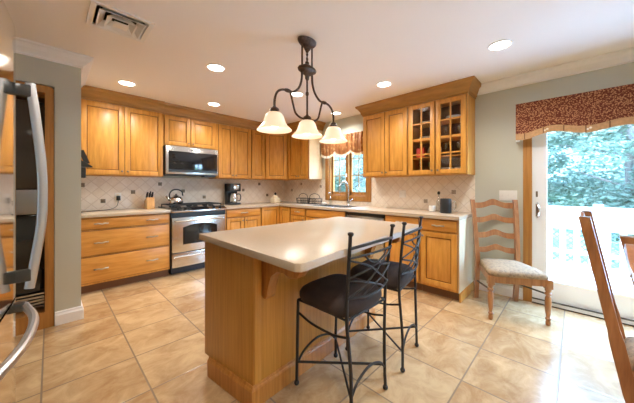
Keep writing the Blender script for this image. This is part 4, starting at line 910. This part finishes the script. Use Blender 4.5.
t = tag(MB().box(-0.03, 0.03, -0.05, 0.05, 0, 0.13, 0.004).build('tea_box', 'red', loc=in_cab(0.12, -0.2, z1)), 'small red box on the lowest shelf of the left glazed door', 'box')
o = MB().lathe([(0.002, -0.004), (0.06, 0.0), (0.09, 0.012), (0.09, 0.015), (0.06, 0.005), (0.002, 0.002)], n=28).build('standing_plate', 'porcelain', loc=(XB-0.08, GY0-0.255, UZ0+z1+0.0915)); o.rotation_euler = (0, -PI/2+0.2, 0); tag(o, 'white plate standing upright on the lowest shelf beside the red box', 'plate')
goblet('goblet', 'stemmed glass on the lowest shelf behind the right glazed door, left pane', 0.43, -0.2, z1, 0.15); goblet('goblet', 'stemmed glass on the lowest shelf behind the right glazed door, right pane', 0.58, -0.2, z1, 0.15)
plate_stack('stack of white plates on the middle shelf of the left glazed door', 0.18, z2, 0.09, 4)
goblet('goblet', 'short stemmed glass on the middle shelf, left pane of the right glazed door', 0.43, -0.2, z2, 0.13); goblet('goblet', 'short stemmed glass on the middle shelf, right pane of the right glazed door', 0.59, -0.2, z2, 0.13)
plate_stack('stack of white plates on the top shelf of the left glazed door', 0.18, z3, 0.085, 2)
plate_stack('stack of small white plates on the top shelf of the right glazed door', 0.52, z3, 0.10, 3)

# ------------------------------------------------------------------ outdoors: deck, railing, lawn, trees
b = MB(); GZ = -1.0
for k in range(17):
    x = XB+0.16+k*0.142; b.box(x, x+0.136, -6, 9, -0.15, -0.11, 0.003)
struct(b.build('deck', 'deck', smooth=0))
struct(MB().box(XB+T, 60, -40, 45, GZ-0.2, GZ).build('ground', 'lawn', smooth=0))
from mathutils import noise as mnoise
NX, NY = 30, 90; vs = []; fs = []
for i in range(NX+1):
    for j in range(NY+1):
        x = 17.5+i*0.75; y = -22+j*0.75; z = GZ+0.02+11.0*(1-math.exp(-i*0.16))
        z += (1.6*mnoise.noise(Vector((x*0.55, y*0.55, 0)))+0.8*mnoise.noise(Vector((x*1.7, y*1.7, 3))))*min(1, i/3)
        vs.append((x, y, z))
for i in range(NX):
    for j in range(NY): k = i*(NY+1)+j; fs.append((k, k+1, k+NY+2, k+NY+1))
me = bpy.data.meshes.new('hill'); me.from_pydata(vs, [], fs); me.materials.append(mat('wooded_hillside', srgb(104, 120, 106), 0.9, noise=0.45, nscale=2.6, bump=1.0, bscale=6))
o = bpy.data.objects.new('hill', me); COL.objects.link(o); struct(o)
RXr = XB+2.45
t = thing('deck_railing', 'white deck railing with balusters beyond the glass door', 'railing', (RXr, 0, -0.108))
for z0_, z1_, nm in ((0.965, 1.01, 'top_rail'), (0.64, 0.69, 'middle_rail'), (0.235, 0.285, 'lower_rail'), (0.03, 0.08, 'bottom_rail')): MB().box(-0.045, 0.045, -6, 9, z0_, z1_, 0.004).build(nm, 'railpaint', t)
MB().box(-0.012, 0.012, -6, 9, 0.70, 0.955).build('upper_panel', 'railpaint', t, smooth=0)
for k in range(9): y = -5.5+k*1.75; MB().box(-0.055, 0.055, y-0.055, y+0.055, 0.001, 1.06, 0.005).build('post', 'railpaint', t)
for k in range(70):
    y = -3.2+k*0.168
    MB().box(-0.02, 0.02, y-0.036, y+0.036, 0.075, 0.645).build('baluster', 'railpaint', t, smooth=0)
b = MB()
for k in range(150):
    y = -4.0+k*0.085
    b.tube([(0.03, y, 0.08), (0.03, y+0.56, 0.64)], 0.008, 4).tube([(0.038, y+0.56, 0.08), (0.038, y, 0.64)], 0.008, 4)
b.build('lattice', 'lattice', t, smooth=0)
def tree(lb, loc, h, r, seed, lm, n=5200, cone=False):
    rnd = random.Random(seed); t = thing('tree', lb, 'tree', loc, 0, 'trees beyond the deck')
    MB().tube(spline([(0, 0, 0), (0.05, 0.05, h*0.3), (-0.05, 0.1, h*0.6), (0, 0, h*0.92)], 4), [0.16-0.011*i for i in range(13)], 8).build('trunk', 'bark', t)
    b = MB()
    for k in range(9):
        a = rnd.uniform(0, 2*PI); z = h*rnd.uniform(0.25, 0.75); q = r*rnd.uniform(0.5, 0.85)
        b.tube(spline([(0, 0, z), (q*0.5*math.cos(a), q*0.5*math.sin(a), z+0.25), (q*math.cos(a), q*math.sin(a), z+0.5)], 3), [0.045, 0.04, 0.035, 0.03, 0.025, 0.02, 0.015], 6)
    b.build('branches', 'bark', t)
    cl = []
    for k in range(64):
        zf = rnd.random(); z = h*(0.12+0.86*zf); rm = r*((1-zf)*0.95+0.08 if cone else math.sqrt(max(0.05, 1-(2*zf-0.95)**2)))
        a = rnd.uniform(0, 2*PI); q = rm*math.sqrt(rnd.random()); cs = rnd.uniform(0.35, 0.7)*r*0.5; q = min(q, r-cs*1.05); cl.append((q*math.cos(a), q*math.sin(a), z, cs))
    vs, fs = [], []
    for k in range(n):
        c = cl[rnd.randrange(len(cl))]; v = Vector((rnd.gauss(0, 1), rnd.gauss(0, 1), rnd.gauss(0, 0.6))).normalized()*c[3]*rnd.uniform(0.5, 1.05)
        p = Vector(c[:3])+v; s = rnd.uniform(0.022, 0.055)
        e1 = Vector((rnd.gauss(0, 1), rnd.gauss(0, 1), rnd.gauss(0, 0.35))).normalized(); e2 = e1.cross(Vector((rnd.gauss(0, 1), rnd.gauss(0, 1), rnd.gauss(0, 1)))).normalized()
        i = len(vs); vs += [p-e1*s*1.5, p+e2*s*0.6, p+e1*s*1.5, p-e2*s*0.6]; fs.append((i, i+1, i+2, i+3))
    me = bpy.data.meshes.new('foliage'); me.from_pydata([tuple(v) for v in vs], [], fs); me.materials.append(M[lm]); o = bpy.data.objects.new('foliage', me); COL.objects.link(o); o.parent = t
TREES = [(9.6, -1.0, 5.8, 2.05, 'leaf1', 0, 'bushy blue-green tree nearest the deck, straight out through the glass door'), (9.8, 3.2, 6.4, 2.05, 'leaf2', 0, 'pale green tree nearest the deck between the door view and the window view'), (9.2, -5.4, 5.2, 2.05, 'leaf3', 0, 'deep green tree toward the far end of the deck'),
         (9.6, 7.4, 6.0, 2.05, 'leaf2', 0, 'pale green tree nearest the deck, straight out through the kitchen window'), (9.6, 11.6, 6.2, 2.05, 'leaf1', 1, 'conical blue-green tree at the left edge of the kitchen window view'), (14.2, 1.1, 8.0, 2.1, 'leaf3', 1, 'tall deep green conical tree in the far row behind the glass door'),
         (14.0, -3.2, 7.6, 2.1, 'leaf2', 0, 'tall pale green tree in the far row, toward the deck end'), (14.2, 5.4, 7.8, 2.1, 'leaf1', 0, 'tall blue-green tree in the far row between the two views'), (14.0, 9.7, 7.8, 2.1, 'leaf3', 0, 'tall deep green tree in the far row behind the kitchen window'), (14.2, 14.0, 7.6, 2.1, 'leaf2', 0, 'tall pale green tree in the far row, leftmost in the kitchen window')]
for i, (x, y, h, r, lm, cone, lb) in enumerate(TREES): tree(lb, (x, y, GZ), h, r, 11+i, lm, 40000 if i in (0, 1, 3, 5) else 24000, bool(cone))

# portals that guide sky light through the real openings
def portal(name, loc, rot, sx, sy):
    ld = bpy.data.lights.new(name, 'AREA'); ld.shape = 'RECTANGLE'; ld.size = sx; ld.size_y = sy; ld.cycles.is_portal = True
    o = bpy.data.objects.new(name, ld); COL.objects.link(o); o.location = loc; o.rotation_euler = rot
portal('portal_door', (XB+0.15, (DY0+DY1)/2, 1.05), (0, PI/2, 0), 1.95, DY1-DY0)
portal('portal_window', (XB+0.15, (WY0+WY1)/2, (WZ0+WZ1)/2), (0, PI/2, 0), WZ1-WZ0, WY1-WY0)
